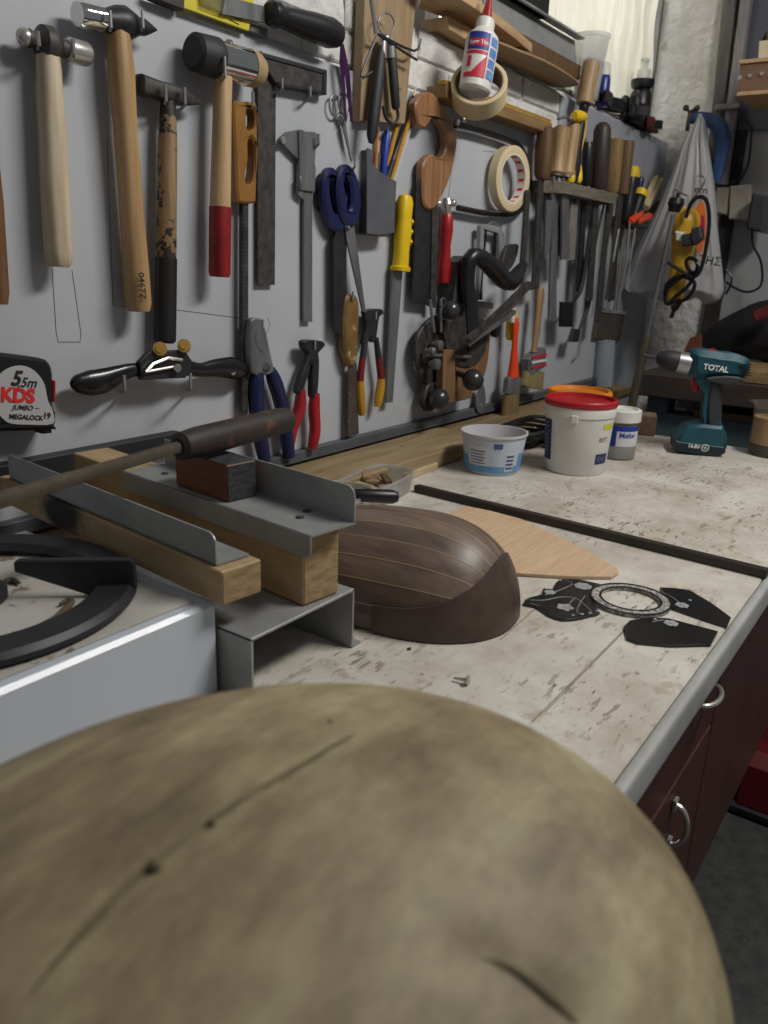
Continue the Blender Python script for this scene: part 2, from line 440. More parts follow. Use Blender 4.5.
def pull(x, z, par, vert=True, L=.11, y=None):
    M = MB(); y = YC-.001 if y is None else y; d = V((0,0,1)) if vert else V((1,0,0)); c = V((x, y, z))
    M.tube([c-d*L/2+V((0,.002,0)), c-d*L*.46+V((0,-.010,0)), c-d*L*.25+V((0,-.017,0)), c+V((0,-.019,0)), c+d*L*.25+V((0,-.017,0)), c+d*L*.46+V((0,-.010,0)), c+d*L/2+V((0,.002,0))], .0032, 8, smooth=3)
    for s in (-1, 1): M.box(c+d*L/2*s+V((0,-.002,0)), (.012,.005,.016) if vert else (.016,.005,.012), bev=.001)
    M.build('handle', steel, parent=par)
xs = [-.56, -.04, .48, 1.0, 1.86]
for i in range(4):
    x0, x1 = xs[i], xs[i+1]
    if i < 3:
        dr = front(x0, x1, BZ-.185, BZ-.045, 'drawer'); dd = front(x0, x1, CB, BZ-.185, 'cabinet_door')
        pull(x1-.097, BZ-.100, dr, vert=False, L=.062); pull(x1-.158, BZ-.243, dd, L=.054)
    else: front(x0, x1, CB, BZ-.045, 'cabinet_door')
# wooden ledge along the wall
M = MB(); ly0 = .765
M.box(((X0+1.47)/2, (ly0+D)/2, BZ+.0158), (1.47-X0, D-ly0, .0300), bev=.0015)
M.build('ledge_plank', plyx, label='long pine ledge plank lying against the wall on the left of the white tubs', cat_='plank', base=(.4,.83,BZ))
M = MB(); M.box(((1.475+2.45)/2, (ly0+.04+D)/2, BZ+.0148), (2.45-1.475, D-ly0-.04, .0280), bev=.0015)
M.build('ledge_plank', mat('dull_pine', (132,112,82), (108,88,62), .75, scale=9, stretch=(.7,6,10), bump=.2), label='darker pine ledge plank behind the red lidded tub', cat_='plank', base=(1.9,.85,BZ))
# ---------------- window
Yw = D+.095
M = MB()
wx0, wx1 = 1.50, 2.812
z0w = BZ+LEDGE-.002; z1w = BZ+1.75
frm = mat('grey_window_frame', (120,116,110), (100,96,92), .6)
M.box((wx1-.010, Yw-.014, (z0w+z1w)/2), (.016, .03, z1w-z0w), bev=.002)
M.box((wx0, Yw, (z0w+z1w)/2), (.05, .05, z1w-z0w), bev=.002); M.box(((wx0+wx1)/2, Yw, z0w+.02), (wx1-wx0, .05, .04), bev=.002); M.box(((wx0+wx1)/2, Yw, z1w), (wx1-wx0, .05, .05), bev=.002)
win = struct(M, 'window_1', frm)
M = MB(); M.box(((wx0+wx1)/2, Yw+.01, (z0w+z1w)/2), (wx1-wx0-.03, .004, z1w-z0w-.03))
gl = mat('window_glass', (235,240,242), None, .02, trans=1.0); M.build('pane', gl, parent=win)
# curtain
M = MB(); nx, nz = 150, 24; gv = []
for j in range(nz+1):
    z = z0w+.03+(z1w-z0w-.03)*j/nz
    for i in range(nx+1):
        x = wx0+.02+(wx1-.078-wx0)*i/nx
        y = Yw-.03+.008*math.sin(x*62+1.5*math.sin(z*3.2))+.006*math.sin(x*140+z*6)+.004*math.sin(z*30+x*11)
        gv.append(M.bm.verts.new((x, y, z)))
for j in range(nz):
    for i in range(nx): M.face([gv[j*(nx+1)+i], gv[j*(nx+1)+i+1], gv[(j+1)*(nx+1)+i+1], gv[(j+1)*(nx+1)+i]])
cm = bpy.data.materials.new('thin_curtain'); cm.use_nodes = True; nt = cm.node_tree; bs = nt.nodes['Principled BSDF']
df = nd(nt, 'ShaderNodeBsdfDiffuse', Color=srgb((225,218,200))); tr_ = nd(nt, 'ShaderNodeBsdfTranslucent', Color=srgb((235,226,205))); mx = nd(nt, 'ShaderNodeMixShader', Fac=.55)
tcn = nd(nt, 'ShaderNodeTexCoord'); mpn = nd(nt, 'ShaderNodeMapping'); mpn.inputs['Scale'].default_value = (1,1,.25); ns = nd(nt, 'ShaderNodeTexNoise', Scale=30., Detail=5.)
nt.links.new(tcn.outputs['Object'], mpn.inputs[0]); nt.links.new(mpn.outputs[0], ns.inputs['Vector']); bpn = nd(nt, 'ShaderNodeBump', Strength=.7, Distance=.01); nt.links.new(ns.outputs[0], bpn.inputs['Height'])
nt.links.new(bpn.outputs[0], df.inputs['Normal']); nt.links.new(bpn.outputs[0], tr_.inputs['Normal'])
nt.links.new(df.outputs[0], mx.inputs[1]); nt.links.new(tr_.outputs[0], mx.inputs[2]); nt.links.new(mx.outputs[0], nt.nodes['Material Output'].inputs[0])
M.norecalc = True
M.build('curtain', cm, label='thin cream curtain hanging over the window above the wall ledge', cat_='curtain')

# ================================================================ TOOLS ON THE BOARD
HK = 'bent nails gripping the hammer heads'
# 1 cut-off hammer handle at left edge
t = thing('hammer', 'hammer at the left frame edge with only its brown wooden handle showing', 'hammer', W(-10,300,.02))
M = MB(); hnd(M, (-22,30), (-3,304), .024, [(0,9),(.3,9),(.6,12),(.95,12),(1,10)], sq=1.2); M.build('handle', wood('brown_handle', (120,80,48), (98,64,38)), parent=t)
M = MB(); hnd(M, (-52,22), (6-16,42), .024, [(0,9),(.1,11),(.35,11),(.4,8),(.6,12),(1,6)]); M.build('head', iron, parent=t)
# 2 ball pein hammer
t = thing('hammer', 'ball pein hammer with a pale unvarnished handle, second hammer from the left', 'hammer', W(62,265,.02))
M = MB(); hnd(M, (48,52), (59,267), .024, [(0,10),(.05,10.5),(.35,12),(.7,12.8),(.93,12.6),(.98,11.5),(1,9)], sq=1.1, p=.8); M.build('handle', ash, parent=t)
M = MB(); hnd(M, (18,35), (68,50), .024, [(0,1),(.03,5),(.1,8),(.2,9),(.3,7),(.36,9),(.45,16),(.6,17),(.72,15),(.82,9),(.95,8.5),(1,8)], n=28); hd = M.build('head', ironr, parent=t)
M = MB(); hnd(M, (66,49), (88,55), .024, [(0,9),(.1,11.5),(.85,11.5),(1,10)], n=28); M.build('striking_face', steel, parent=hd)
M = MB(); M.ball(W(25,37,.024), 8.8*mpp(W(25,37,.024))); M.build('ball_pein', steel, parent=hd)
for x, y in ((38,48),(73,56)): hook(x, y, 14, .045, 'bent nail gripping the head of the pale handled ball pein hammer', HK)
# 3 cross pein hammer
t = thing('hammer', 'big hammer with a honey coloured handle marked 0467Z and polished round face', 'hammer', W(137,310,.02))
M = MB(); hnd(M, (118,30), (139,311), .026, [(0,9.5),(.07,10.5),(.14,11.5),(.3,10.3),(.6,10.5),(.85,11.8),(.97,12),(1,10)], sq=1.15, p=.8); h3 = M.build('handle', beech, parent=t)
M = MB(); a = W(142,268,.047); b = W(145,303,.047); r_ = (b-a).normalized()
M.text('0467Z', W(142,286,.0475), r_, V(NW).cross(r_), .0125, th=0, bold=.02); M.norecalc = True
M.build('inked_number', txt_k, parent=h3)
M = MB(); hnd(M, (80,15), (157,30), .026, [(0,9),(.25,10),(.33,11),(.45,15),(.55,16),(.66,12),(.74,8.5),(.82,8),(.9,5),(1,.8)], n=28); hd = M.build('head', iron, parent=t)
M = MB(); hnd(M, (77,14), (103,19), .0262, [(0,11),(.06,12.2),(.92,12.2),(1,10)], n=28); M.build('striking_face', mat('polished_steel', (225,225,220), None, .08, 1), parent=hd)
for x, y in ((110,30),(142,30)): hook(x, y, 16, .046, 'bent nail gripping the head of the big honey coloured hammer', HK)
# 4 small cross pein
t = thing('hammer', 'small hammer with a mottled handle whose lower half is painted black', 'hammer', W(166,342,.02))
M = MB(); hnd(M, (168,116), (166,262), .022, [(0,8),(.2,9),(.6,9.5),(1,10)], sq=1.1); M.build('handle', oldhandle, parent=t)
M = MB(); hnd(M, (166.1,258), (165,343), .022, [(0,10.3),(.5,10.5),(.97,10.5),(1,8)], sq=1.1); M.build('painted_grip', blackpaint, parent=t, label='black painted lower grip')
M = MB(); hnd(M, (137,84), (200,103), .022, [(0,6),(.03,9.5),(.3,8.5),(.5,9),(.7,8),(.85,5),(1,1.5)], p=.6); hnd(M, (168,98), (168,120), .022, [(0,7),(1,8.5)]); M.build('head', ironr, parent=t)
for x, y in ((165,103),(184,106)): hook(x, y, 16, .04, 'bent nail gripping the head of the small mottled hammer', HK)
# 5 mallet
t = thing('mallet', 'soft faced mallet with a chrome head, black rubber face and red dipped handle', 'mallet', W(219,277,.02))
M = MB(); hnd(M, (223,68), (220,214), .03, [(0,8.5),(.3,8.5),(1,9.8)], sq=1.1, p=.85); M.build('handle', wood('pale_handle', (172,140,98), (195,165,125), rough=.5), parent=t)
M = MB(); hnd(M, (220.3,207), (219.5,277), .03, [(0,10),(.95,10),(1,8.5)], sq=1.1, p=.85); M.build('painted_grip', redpaint, parent=t, label='red painted lower grip')
M = MB(); hnd(M, (210,57), (249,68), .03, [(0,15),(.05,17),(.95,17),(1,15)], n=32); hnd(M, (229,50), (229,40), .03, [(0,5),(.8,4),(1,3)]); hd = M.build('head', mat('polished_steel', (225,225,220), None, .08, 1), parent=t)
M = MB(); hnd(M, (192,51), (217,58.5), .03, [(0,14),(.1,17.5),(.6,18.5),(.9,19),(1,17)], n=32); M.build('rubber_face', rubber, parent=hd)
M = MB(); hnd(M, (247,67.5), (259,71), .03, [(0,17),(.6,16.5),(1,13)], n=32); M.build('nylon_face', tan, parent=hd)
hook(224, 78, 18, .055, 'bent nail holding the chrome headed mallet', HK)
# 6 rasp with amber handle
t = thing('rasp', 'long thin rasp with an amber plastic handle that has two openings', 'rasp', W(246,412,.01))
M = MB(); wplate(M, [cat([(234,105),(240,102),(252,102),(258,107),(258,150),(257,195),(255,203),(242,203),(238,198),(236,160)],3),
                  cat([(248,110),(254,108),(256,116),(255,128),(249,130),(247,122)],3), cat([(249,142),(253,138),(256,150),(254,180),(248,184),(246,176),(249,160)],3)], .024, .018, bev=.003)
M.build('handle', amber, parent=t)
M = MB(); wplate(M, [[(243,203),(249,203),(248.5,412),(242.5,412)]], .018, .008, .001)
for i in range(48):
    y = 215+i*4; M.box(W(246,y,.0188), (.0065, .0016, .0012), ax=(1,0,.5))
M.build('blade', ironr, parent=t)
hook(252, 108, 14, .03, 'nail through the amber rasp handle', 'nails holding rasps and squares')
# 7 mitre square
t = thing('square', 'large dark steel mitre square with a short stock at the top', 'square', W(266,285,.01))
M = MB(); wplate(M, [[(258,52),(262,51),(276,92),(275,285),(258,285)]], .009, .003, .0004); M.build('blade', ironr, parent=t)
M = MB(); wplate(M, [[(258,51),(327.5,70),(327,95),(277,85.5)]], .016, .014, .001); st = M.build('stock', ironr, parent=t)
M = MB(); wplate(M, [[(262,54),(325,71),(325,74),(264,57)]], .018, .002, .0003); wplate(M, [[(278,82),(324,91.5),(325,94),(277,85)]], .018, .002, .0003); wplate(M, [[(324,71),(327,71),(326,95),(323,94)]], .018, .002, .0003); M.build('rim', iron, parent=st)
for x, y in ((281,90),(309,98)): hook(x, y, 10, .022, 'nail under the stock of the steel mitre square', 'nails holding rasps and squares')
# 8 caliper
t = thing('vernier_caliper', 'grey steel vernier caliper hanging jaws up between the square and small scissors', 'caliper', W(308,322,.01))
M = MB(); wplate(M, [[(304,150),(312.5,150),(312.5,322),(304,322)]], .009, .004, .0005)
wplate(M, [[(282,137),(287,132),(300,129.5),(304,130),(304,200),(298,195),(299,160),(284,145),(281,141)]], .010, .005, .0005)
M.build('beam', steeld, parent=t)
M = MB(); wplate(M, [[(299,131),(315,132),(319,135),(320,143),(316,146),(315,165),(316,168),(315,192),(300,190)]], .013, .003, .0005); M.lathe(W(300,176,.014), W(300,190,.014), [(0,.002),(.1,.003),(.9,.003),(1,.002)]); M.build('slider', steeld, parent=t)
M = MB(); wplate(M, [[(281,138),(285,136),(287,143),(283,144)]], .0145, .002, .0003); M.build('jaw_tip', steel, parent=t)
hook(318, 145, 10, .02, 'nail holding the steel caliper', 'nails holding rasps and squares')
# 9 purple tweezers and small scissors
t = thing('tweezers', 'slim purple tweezers hanging above the small scissors', 'tweezers', W(348,122,.01))
for s, q in ((0, [(341,43),(344,44),(350,72),(353,122),(351,122),(346,78),(342,60)]), (1, [(341,43),(342.5,43),(345,80),(347,121),(345.5,121),(342,80),(340,62)])):
    M = MB(); wplate(M, [q], .014+.004*s, .0015, .0003); M.build('arm', purple, parent=t)
t = thing('scissors', 'small slim grey scissors hanging below the purple tweezers', 'scissors', W(345,162,.01))
def ringpts(cx, cy, rx, ry, rot=0, n=20):
    return [(cx+rx*math.cos(u)*math.cos(rot)-ry*math.sin(u)*math.sin(rot), cy+rx*math.cos(u)*math.sin(rot)+ry*math.sin(u)*math.cos(rot)) for u in [2*PI*i/n for i in range(n)]]
def ringtube(M, cx, cy, rx, ry, off, r, rot=0, ry2=None):
    M.tube([W(x, y, off) for x, y in ringpts(cx, cy, rx, ry, rot)], r, 8, closed=True, side=NW)
for k, (cx, cy, tip) in enumerate([(335,106,(352,162)), (344,104,(351,160))]):
    M = MB(); ringtube(M, cx, cy, 5.5, 11, .008+.003*k, .0016, -.1)
    wplate(M, [[(cx+2,cy+9),(cx+5,cy+7),(346,125),tip,(343,128)]], .009+.003*k, .002, .0003); M.build('blade', steeld, parent=t)
# 10 big scissors with navy handles
t = thing('scissors', 'large scissors with navy blue plastic handles', 'scissors', W(345,310,.01))
for k, (cx, cy, rx, ry, rot) in enumerate([(336,200,12,33,-.12), (350,196,12,32,-.08)]):
    M = MB(); p = ringpts(cx, cy, rx, ry, rot, 28)
    inn = ringpts(cx-1, cy-5+k*2, rx*.30, ry*.55, rot, 28)
    wplate(M, [p, inn], .022+.006*k, .012, .004)
    M.build('handle_bow', blue_d, parent=t)
M = MB(); wplate(M, [[(340,222),(350,222),(347,245),(346,334),(341,336),(334,330),(334,240)]], .020, .003, .0006); M.build('blade', iron, parent=t)
M = MB(); wplate(M, [[(345,222),(354,222),(366,312),(363,312),(347,240)]], .024, .003, .0006); M.lathe(W(348,228,.020), W(348,228,.028), [(0,.004),(.8,.004),(1,.002)]); M.build('blade', steeld, parent=t)
t = thing('scissors', 'grey scissors with dark loops hanging behind the navy handled pair', 'scissors', W(330,330,.003))
M = MB(); ringtube(M, 324, 193, 7.5, 19, .0055, .0026, .15); ringtube(M, 339, 192, 6.5, 15, .0055, .0026, .0); M.build('handle_bow', blackpl, parent=t)
M = MB(); wplate(M, [[(326,207),(332,205),(341,240),(343,316),(341,335),(336,310),(334,240)]], .0045, .003, .0006); M.build('blade', steeld, parent=t)
hook(354, 168, 12, .038, 'nail holding the large navy handled scissors', 'nails holding rasps and squares')
# 11 pencil holder, pencils
t = thing('pencil_holder', 'grey plastic pencil holder with a slanted mouth screwed to the board', 'pencil holder', W(381,235,.01))
ph = W(381,200,0); 
def holder():
    M = MB(); cx0 = W(367,151,0).x; 
    F_ = [W(367,150,.034), W(371,160,.034), W(379,171,.034), W(395.5,181,.034), W(394,233,.034), W(380,235,.034), W(367,234,.034)]
    M.plate([F_], NW, .003, .0008)
    Bk = [W(368,148,.004), W(396,160,.004), W(395,235,.004), W(368,235,.004)]
    M.plate([Bk], NW, .003, 0)
    for a, b in (((367,150),(367,234)), ((395.5,181),(394,233))):
        p, q = W(*a, .015), W(*b, .015)
        M.plate([[p, q, V((q.x, D-.002, q.z)), V((p.x, D-.002, p.z))]], (-1,0,0), .0025, 0)
    p, q = W(367,234,.034), W(394,234,.034); M.box(((p.x+q.x)/2, D-.0085, p.z+.001), (q.x-p.x, .013, .003))
    return M.build('shell', graphite, parent=t)
sh = holder()
M = MB()
for k_, (y0_, y1_) in enumerate(((191,193),(194,196),(197,199),(200,202),(203,204.5),(215,217),(219,221),(223,224.5))): M.plate([[W(389,y0_,.0154), W(391.5,y0_+.6,.0154), W(391.5,y1_+.6,.0154), W(389,y1_,.0154)]], NW, .0003, 0)
M.build('print', txt_k, parent=sh)
PG = 'pencils in the grey holder'
def pencil(p0, p1, off, col, lab, tip=False, r=.0033):
    t = thing('pencil', lab, 'pencil', W(*p1, off), PG)
    A, B = W(*p0, off), W(*p1, off)
    M = MB(); M.lathe(A+(B-A)*.12, B, [(0, r), (1, r)], n=6); M.build('barrel', col, parent=t)
    M = MB()
    if tip: M.lathe(A, A+(B-A)*.12, [(0,.0003),(.3,.001),(1, r)], n=10); M.build('point', ash, parent=t)
    else: M.lathe(A+(B-A)*.03, A+(B-A)*.12, [(0, r*1.05), (1, r*1.05)], n=12); M.build('ferrule', steel, parent=t); M = MB(); M.lathe(A, A+(B-A)*.03, [(0, r*.8),(.3, r), (1, r)], n=12); M.build('eraser', redpl, parent=t)
pst = mat('pencil_yellow', (205,150,35), (190,135,30), .4)
pencil((417,85), (384,180), .0095, blackpl, 'black pencil leaning out sharpened end up', True)
pencil((403,103), (383,184), .0075, pst, 'yellow striped pencil with a red eraser, left of the black pencil')
pencil((417,95), (389,188), .0075, pst, 'yellow striped pencil with a red eraser, leaning furthest right')
pencil((378,110), (375,180), .0065, mat('pencil_orange', (190,125,50), None, .4), 'orange brown upright pencil at the left of the holder')
pencil((412,122), (392,186), .005, white_cup, 'white pencil behind the yellow striped ones')
M = MB(); hnd(M, (387,130), (382,184), .0075, [(0,2),(.1,3.6),(.95,3.6),(1,3)]); M.build('marker_pen', mat('blue_pen', (30,60,150), None, .4), label='short blue marker pen standing in the grey holder', cat_='pen')
# 12 wooden batten with hanging things
M = MB(); p = [W(366,-30,.018), W(419,-30,.018), W(405,124,.018), W(360,121,.018)]; M.plate([p], NW, .018, .001)
M.build('wooden_batten', wood('oak_batten', (136,114,84), (156,134,102), rough=.6), label='upright brown wooden batten on the white brick behind the pliers', cat_='batten')
t = thing('key_ring', 'thin steel ring with hex keys hanging on the wooden batten', 'key ring', W(385,60,.03))
M = MB(); ringtube(M, 386, 24, 8, 11, .036, .0012); M.build('ring', steeld, parent=t)
for q in ([(378,34),(414,51),(421,39)], [(379,35),(404,52),(417,60)], [(377,36),(361,76),(372,72)], [(376,34),(371,0),(369,-12)]):
    M = MB(); M.tube([W(x, y, .040) for x, y in q], .0021 if q[1][1] != 0 else .0035, 6, smooth=3); M.build('hex_key', steeld if q[1][1] == 0 else iron, parent=t)
t = thing('pincers', 'black handled pincers hanging from the wooden batten', 'pliers', W(385,140,.03))
M = MB(); hnd(M, (382,46), (371,143), .034, [(0,3.5),(.1,6),(.7,7),(.93,6),(1,3)], sq=.8); M.build('handle', rubber, parent=t)
M = MB(); hnd(M, (391,44), (396,110), .034, [(0,3),(.1,5.5),(.7,5.5),(.95,5),(1,3)], sq=.8); M.build('handle', rubber, parent=t)
M = MB(); hnd(M, (383,38), (382,58), .034, [(0,4),(.5,4.5),(1,4.8)]); hnd(M, (390,38), (391,58), .034, [(0,4),(.5,4.5),(1,4.8)]); M.ball(W(386,38,.034), .006); M.build('jaws', steel, parent=t)
M = MB(); M.tube([W(x,y,.03) for x,y in ((383,106),(386,118),(393,124),(398,118),(397,108))], .0028, 8, smooth=3); M.build('hanging_loop', rubber, parent=t)
for x, y in ((387,12),(400,88)): 
    M = MB(); a = W(x,y,.018); M.lathe(a+V((0,.002,0)), a+V((0,-.003,0)), [(0,.003),(.5,.004),(1,.002)]); M.build('screw', steel, label='small screw head in the wooden batten', cat_='screw', group='screws in the batten')
# 13 yellow file
t = thing('file', 'flat file with a bright yellow plastic handle', 'file', W(390,403,.01))
M = MB(); hnd(M, (405.5,194), (400,271), .020, [(0,3),(.03,7),(.1,9),(.3,8.5),(.5,9.5),(.75,8.5),(.93,9),(.95,11.5),(1,11)], sq=.8, p=.8)
for y in (222,232,242): hnd(M, (412-(y-222)*.07,y-3), (412-(y-222)*.07,y+3), .020, [(0,.5),(.5,2.5),(1,.5)])
hh = M.build('handle', yell, parent=t)
M = MB(); wplate(M, [ringpts(410,206,1.6,4)], .030, .006, 0); M.build('hanging_hole', txt_k, parent=hh)
M = MB(); wplate(M, [[(393,271),(403,271),(393,402),(387,403)]], .018, .005, .001); M.build('blade', steeld, parent=t)
# 14 saw with pistol grip
t = thing('dovetail_saw', 'small back saw with a brown wooden pistol grip handle', 'saw', W(425,305,.01))
M = MB(); o = cat([(417.5,120),(416,103),(426,92),(437,96),(449,114),(457,134),(456,154),(450,179),(441,199),(432,210),(424,203),(423,180),(424,163),(432,154),(440,158),(446,149),(446,134),(440,122),(433,118),(427,127),(421,127)], 3)
M.plate([wpts(o, .026)], NW, .015, .003); M.build('handle', wood('walnut_handle', (150,112,76), (126,88,58), rough=.4), parent=t)
M = MB(); wplate(M, [[(420,178),(437,205),(434,306),(412,303),(417,190)]], .020, .0025, .0004); M.build('blade', iron, parent=t)
M = MB(); wplate(M, [[(433,200),(440,202),(436,308),(431,306)]], .024, .010, .001); M.build('spine', ironr, parent=t)
# 15 coping saw
t = thing('coping_saw', 'coping saw with a black bowed frame and red handle', 'saw', W(446,283,.01))
M = MB(); fr = [(455,125),(480,131),(510,141),(522,150),(528,170),(530,190),(524,206),(512,214),(490,214),(458,208)]
M.tube([W(x,y,.016) for x,y in fr], .0065, 8, smooth=3, side=NW); M.build('frame', gloss_b, parent=t)
M = MB(); hnd(M, (447,214), (443,283), .018, [(0,5),(.05,6.5),(.25,7),(.45,5.5),(.7,6.5),(.95,7),(1,5.5)]); M.build('handle', redpl, parent=t)
M = MB(); hnd(M, (447,198), (447,216), .018, [(0,4),(.3,6),(.6,4),(1,4)]); M.build('clamping_nut', steel, parent=t)
for x, y, r in ((438,204,.0085),(453,203,.0075),(457,122,.007),(463,120,.006)): M = MB(); M.ball(W(x,y,.020), r); M.build('wing_nut', steel, parent=t)
M = MB(); M.tube([W(448,200,.018), W(457,126,.018)], .0008, 4); M.build('blade', steeld, parent=t)
# 16 hanging masking tape
def tape(C0, ax, R, w, lab, core=.76, inner=None, grp=None):
    t = thing('tape_roll', lab, 'tape', C0-V((0,0,R)))
    ax = V(ax).normalized(); A, B = C0-ax*w/2, C0+ax*w/2
    M = MB(); M.lathe(A, B, [(0,R*core),(0,R*.97),(.04,R),(.96,R),(1,R*.97),(1,R*core)], n=48, caps=False); M.build('tape', cream, parent=t)
    M = MB(); M.lathe(A, B, [(0,R*core),(0,R*(core-.045)),(1,R*(core-.045)),(1,R*core)], n=48, caps=False); c = M.build('core', inner or cardb, parent=t)
    return t, c
pc = W(509.5,179,.028)
tp, core = tape(pc, (-.10,-1,0), 30.5*mpp(pc), .022, 'cream masking tape roll hanging on edge inside the coping saw frame')
M = MB()
for k in range(7):
    an = PI-1.3+k*.42; R_ = 30.5*mpp(pc)*.709; ax = V((-.10,-1,0)).normalized(); u = V((0,0,1)); v = ax.cross(u)
    c = pc+(v*math.cos(an)+u*math.sin(an))*R_
    tt = (-v*math.sin(an)+u*math.cos(an)); inn = -(v*math.cos(an)+u*math.sin(an))
    M.box(c+inn*.0002, (.006, .013, .0004), ax=tt, ay=ax)
M.build('printed_mark', txt_r, parent=core)
# 17 ruler ledge strip + second tape + glue
t = thing('wooden_strip', 'wooden strip under the tape roll with an old ruler glued along it', 'strip', W(500,120,.03))
zs = W(500,128,.06)
hA = W(440,97,.045); 
M = MB(); A = W(437,97,.044); B = W(552,128,.044); zc = W(480,118,.05).z
xs0 = W(446,97,.044).x; M.box(((xs0+B.x)/2, D-.022, W(530,121,.044).z), (B.x-xs0, .044, .022), bev=.0015)
M.build('strip', wood('strip_wood', (140,112,72), (120,94,58), st=(.6,8,8)), parent=t)
zz = W(530,121,.044).z+.011
M = MB(); M.box(((xs0+B.x)/2, D-.032, zz+.004), (B.x-xs0, .018, .008), bev=.0008)
rl = M.build('ruler', mat('old_ruler', (176,142,62), (160,126,52), .5, scale=10), parent=t)
M = MB()
for k in range(70):
    x = xs0+.01+k*.0105
    if x > B.x-.005: break
    M.box((x, D-.0413, zz+.0052-(0 if k % 5 else .0008)), (.0009, .0006, .0035 if k % 5 else .0055))
M.build('ruler_mark', txt_k, parent=rl)
rh_ = ray(479,86).normalized(); CU = V((-AXv.y, -AYv.y, -AZv.y)); CU = (CU-rh_*CU.dot(rh_)).normalized()
axT = (-rh_*.72+CU*.69).normalized(); pc2 = W(479,90,.085); R2 = 28*mpp(pc2)
tp2, core2 = tape(pc2, axT, R2, .040, 'cream masking tape roll tilted forward on the wall with a glue bottle standing in it', core=.86, inner=mat('brown_core', (120,90,75), (100,74,62), .8))
k = mpp(pc2); gb = W(474,93,.088); tilt = (W(486,20,.088)-gb).normalized()
t = thing('glue_bottle', 'white glue bottle with red pointed nozzle standing in a tape roll', 'glue bottle', gb)
def gp(h): return gb+tilt*h
Hb = (W(486,20,.088)-gb).length
M = MB(); M.lathe(gp(.0005), gp(Hb), [(0,15*k),(.03,17*k),(.66,17.5*k),(.76,16.5*k),(.84,11*k),(.86,10*k),(.95,10*k),(1,9*k)], n=32, side=NW, sq=.9); bt = M.build('bottle', whitep, parent=t)
M = MB(); M.lathe(gp(Hb), gp(Hb+25*k), [(0,6*k),(.1,5.5*k),(.9,1.8*k),(1,1.2*k)], n=20); M.build('nozzle', redpl, parent=t)
# wrap label
def wrap(M, c, ax, r0, h0, h1, a0, a1, sq=1.0, n=14, rf=None, lift=.0005):
    """label patch on a lathed body round axis 'ax'; angle 0 faces -Y"""
    ax = V(ax).normalized(); N = V((0,-1,0)); N = (N-ax*N.dot(ax)).normalized(); B = ax.cross(N)
    g = []
    for j in (0, 1):
        h = h0 if j == 0 else h1; r = (rf(h) if rf else r0)+lift
        g.append([M.bm.verts.new(V(c)+ax*h+N*r*sq*math.cos(a0+(a1-a0)*i/n)+B*r*math.sin(a0+(a1-a0)*i/n)) for i in range(n+1)])
    for i in range(n): M.face([g[0][i], g[0][i+1], g[1][i+1], g[1][i]])
def wrapfn(c, ax, rf, h, a, sq=1.0, lift=.0008):
    ax = V(ax).normalized(); N = V((0,-1,0)); N = (N-ax*N.dot(ax)).normalized(); B = ax.cross(N)
    def f(x, y):
        r = rf(h+y)+lift; t = a+x/r
        return V(c)+ax*(h+y)+N*r*sq*math.cos(t)+B*r*math.sin(t)
    return f
rg = lambda h: 17.4*k
LB = lambda M, h0, h1, a0, a1, l=.0005: wrap(M, gb, tilt, 0, h0*k, h1*k, a0-.95, a1-.95, .9, rf=rg, lift=l)
M = MB(); M.mi = 0; LB(M, 34, 50, -.95, .45); M.mi = 2; LB(M, 37, 44, -.75, .3, .0009); LB(M, 9, 13, -.95, .45); LB(M, 30, 33, -.95, .45)
for i in range(8): LB(M, 13+2*i, 15+2*i, -.35+.1*i, .45)
LB(M, 18, 28, -.78, -.52, .0008); M.mi = 3
for i in range(4): LB(M, 10+10*i, 18+10*i, .55, 1.15)
M.mi = 4; M.text('Super Tite', (0,0,0), (1,0,0), (0,1,0), 5.0*k, fn=wrapfn(gb, tilt, rg, 40.5*k, -1.18, .9, .0014), bold=.02); M.norecalc = True
M.build('label', [mat('royal_label', (28,50,140), None, .5), whitep, redl, bluel, txt_w], parent=bt)
# 19 spokeshave
t = thing('spokeshave', 'black enamelled spokeshave with two brass adjusting knobs', 'spokeshave', W(158,390,.01))
M = MB()
ctr = [(70,385),(76,384),(90,383),(103,381),(120,374),(135,370),(160,370),(185,368),(200,370),(215,368),(230,368),(240,370),(246,373)]
rz = [2,9,13,13,9,7,8,8,7,9,11,10,3]
cs = [W(x,y,.022+.010*math.sin(PI*i/12)) for i,(x,y) in enumerate(ctr)]; rr = [r*mpp(c) for r, c in zip(rz, cs)]
cs2 = cat(cs, 3, False); q = []
for i in range(len(cs2)):
    u = i/(len(cs2)-1)*12; j = min(int(u), 11); q.append(rr[j]+(rr[j+1]-rr[j])*(u-j))
M.loft(cs2, q, [.55*v+.001 for v in q], side=NW, n=16); M.build('body', gloss_b, parent=t)
M = MB(); wplate(M, [[(140,362),(150,352),(185,350),(193,362),(186,378),(142,380)]], .042, .008, .001); M.build('cap_iron', iron, parent=t)
M = MB(); M.tube([W(x,y,.046) for x,y in ((146,372),(153,364),(168,358),(182,360))], .0025, 6); M.tube([W(145,372,.046), W(178,366,.046)], .002, 6); M.lathe(W(177,368,.043), W(177,368,.052), [(0,.006),(.7,.006),(1,.004)]); M.build('lever', steel, parent=t)
for x, y in ((160,349),(184,346)):
    M = MB(); c = W(x,y,.045); ax = V((-.62,-.72,.25)).normalized(); M.lathe(c-ax*.007, c+ax*.007, [(0,.007),(.1,.0092),(.75,.0092),(.85,.0088),(.86,.005),(1,.005)], n=24)
    M.lathe(c-ax*.001, W(x-2,y+12,.036), [(0,.002),(1,.002)]); M.build('adjusting_knob', brass, parent=t)
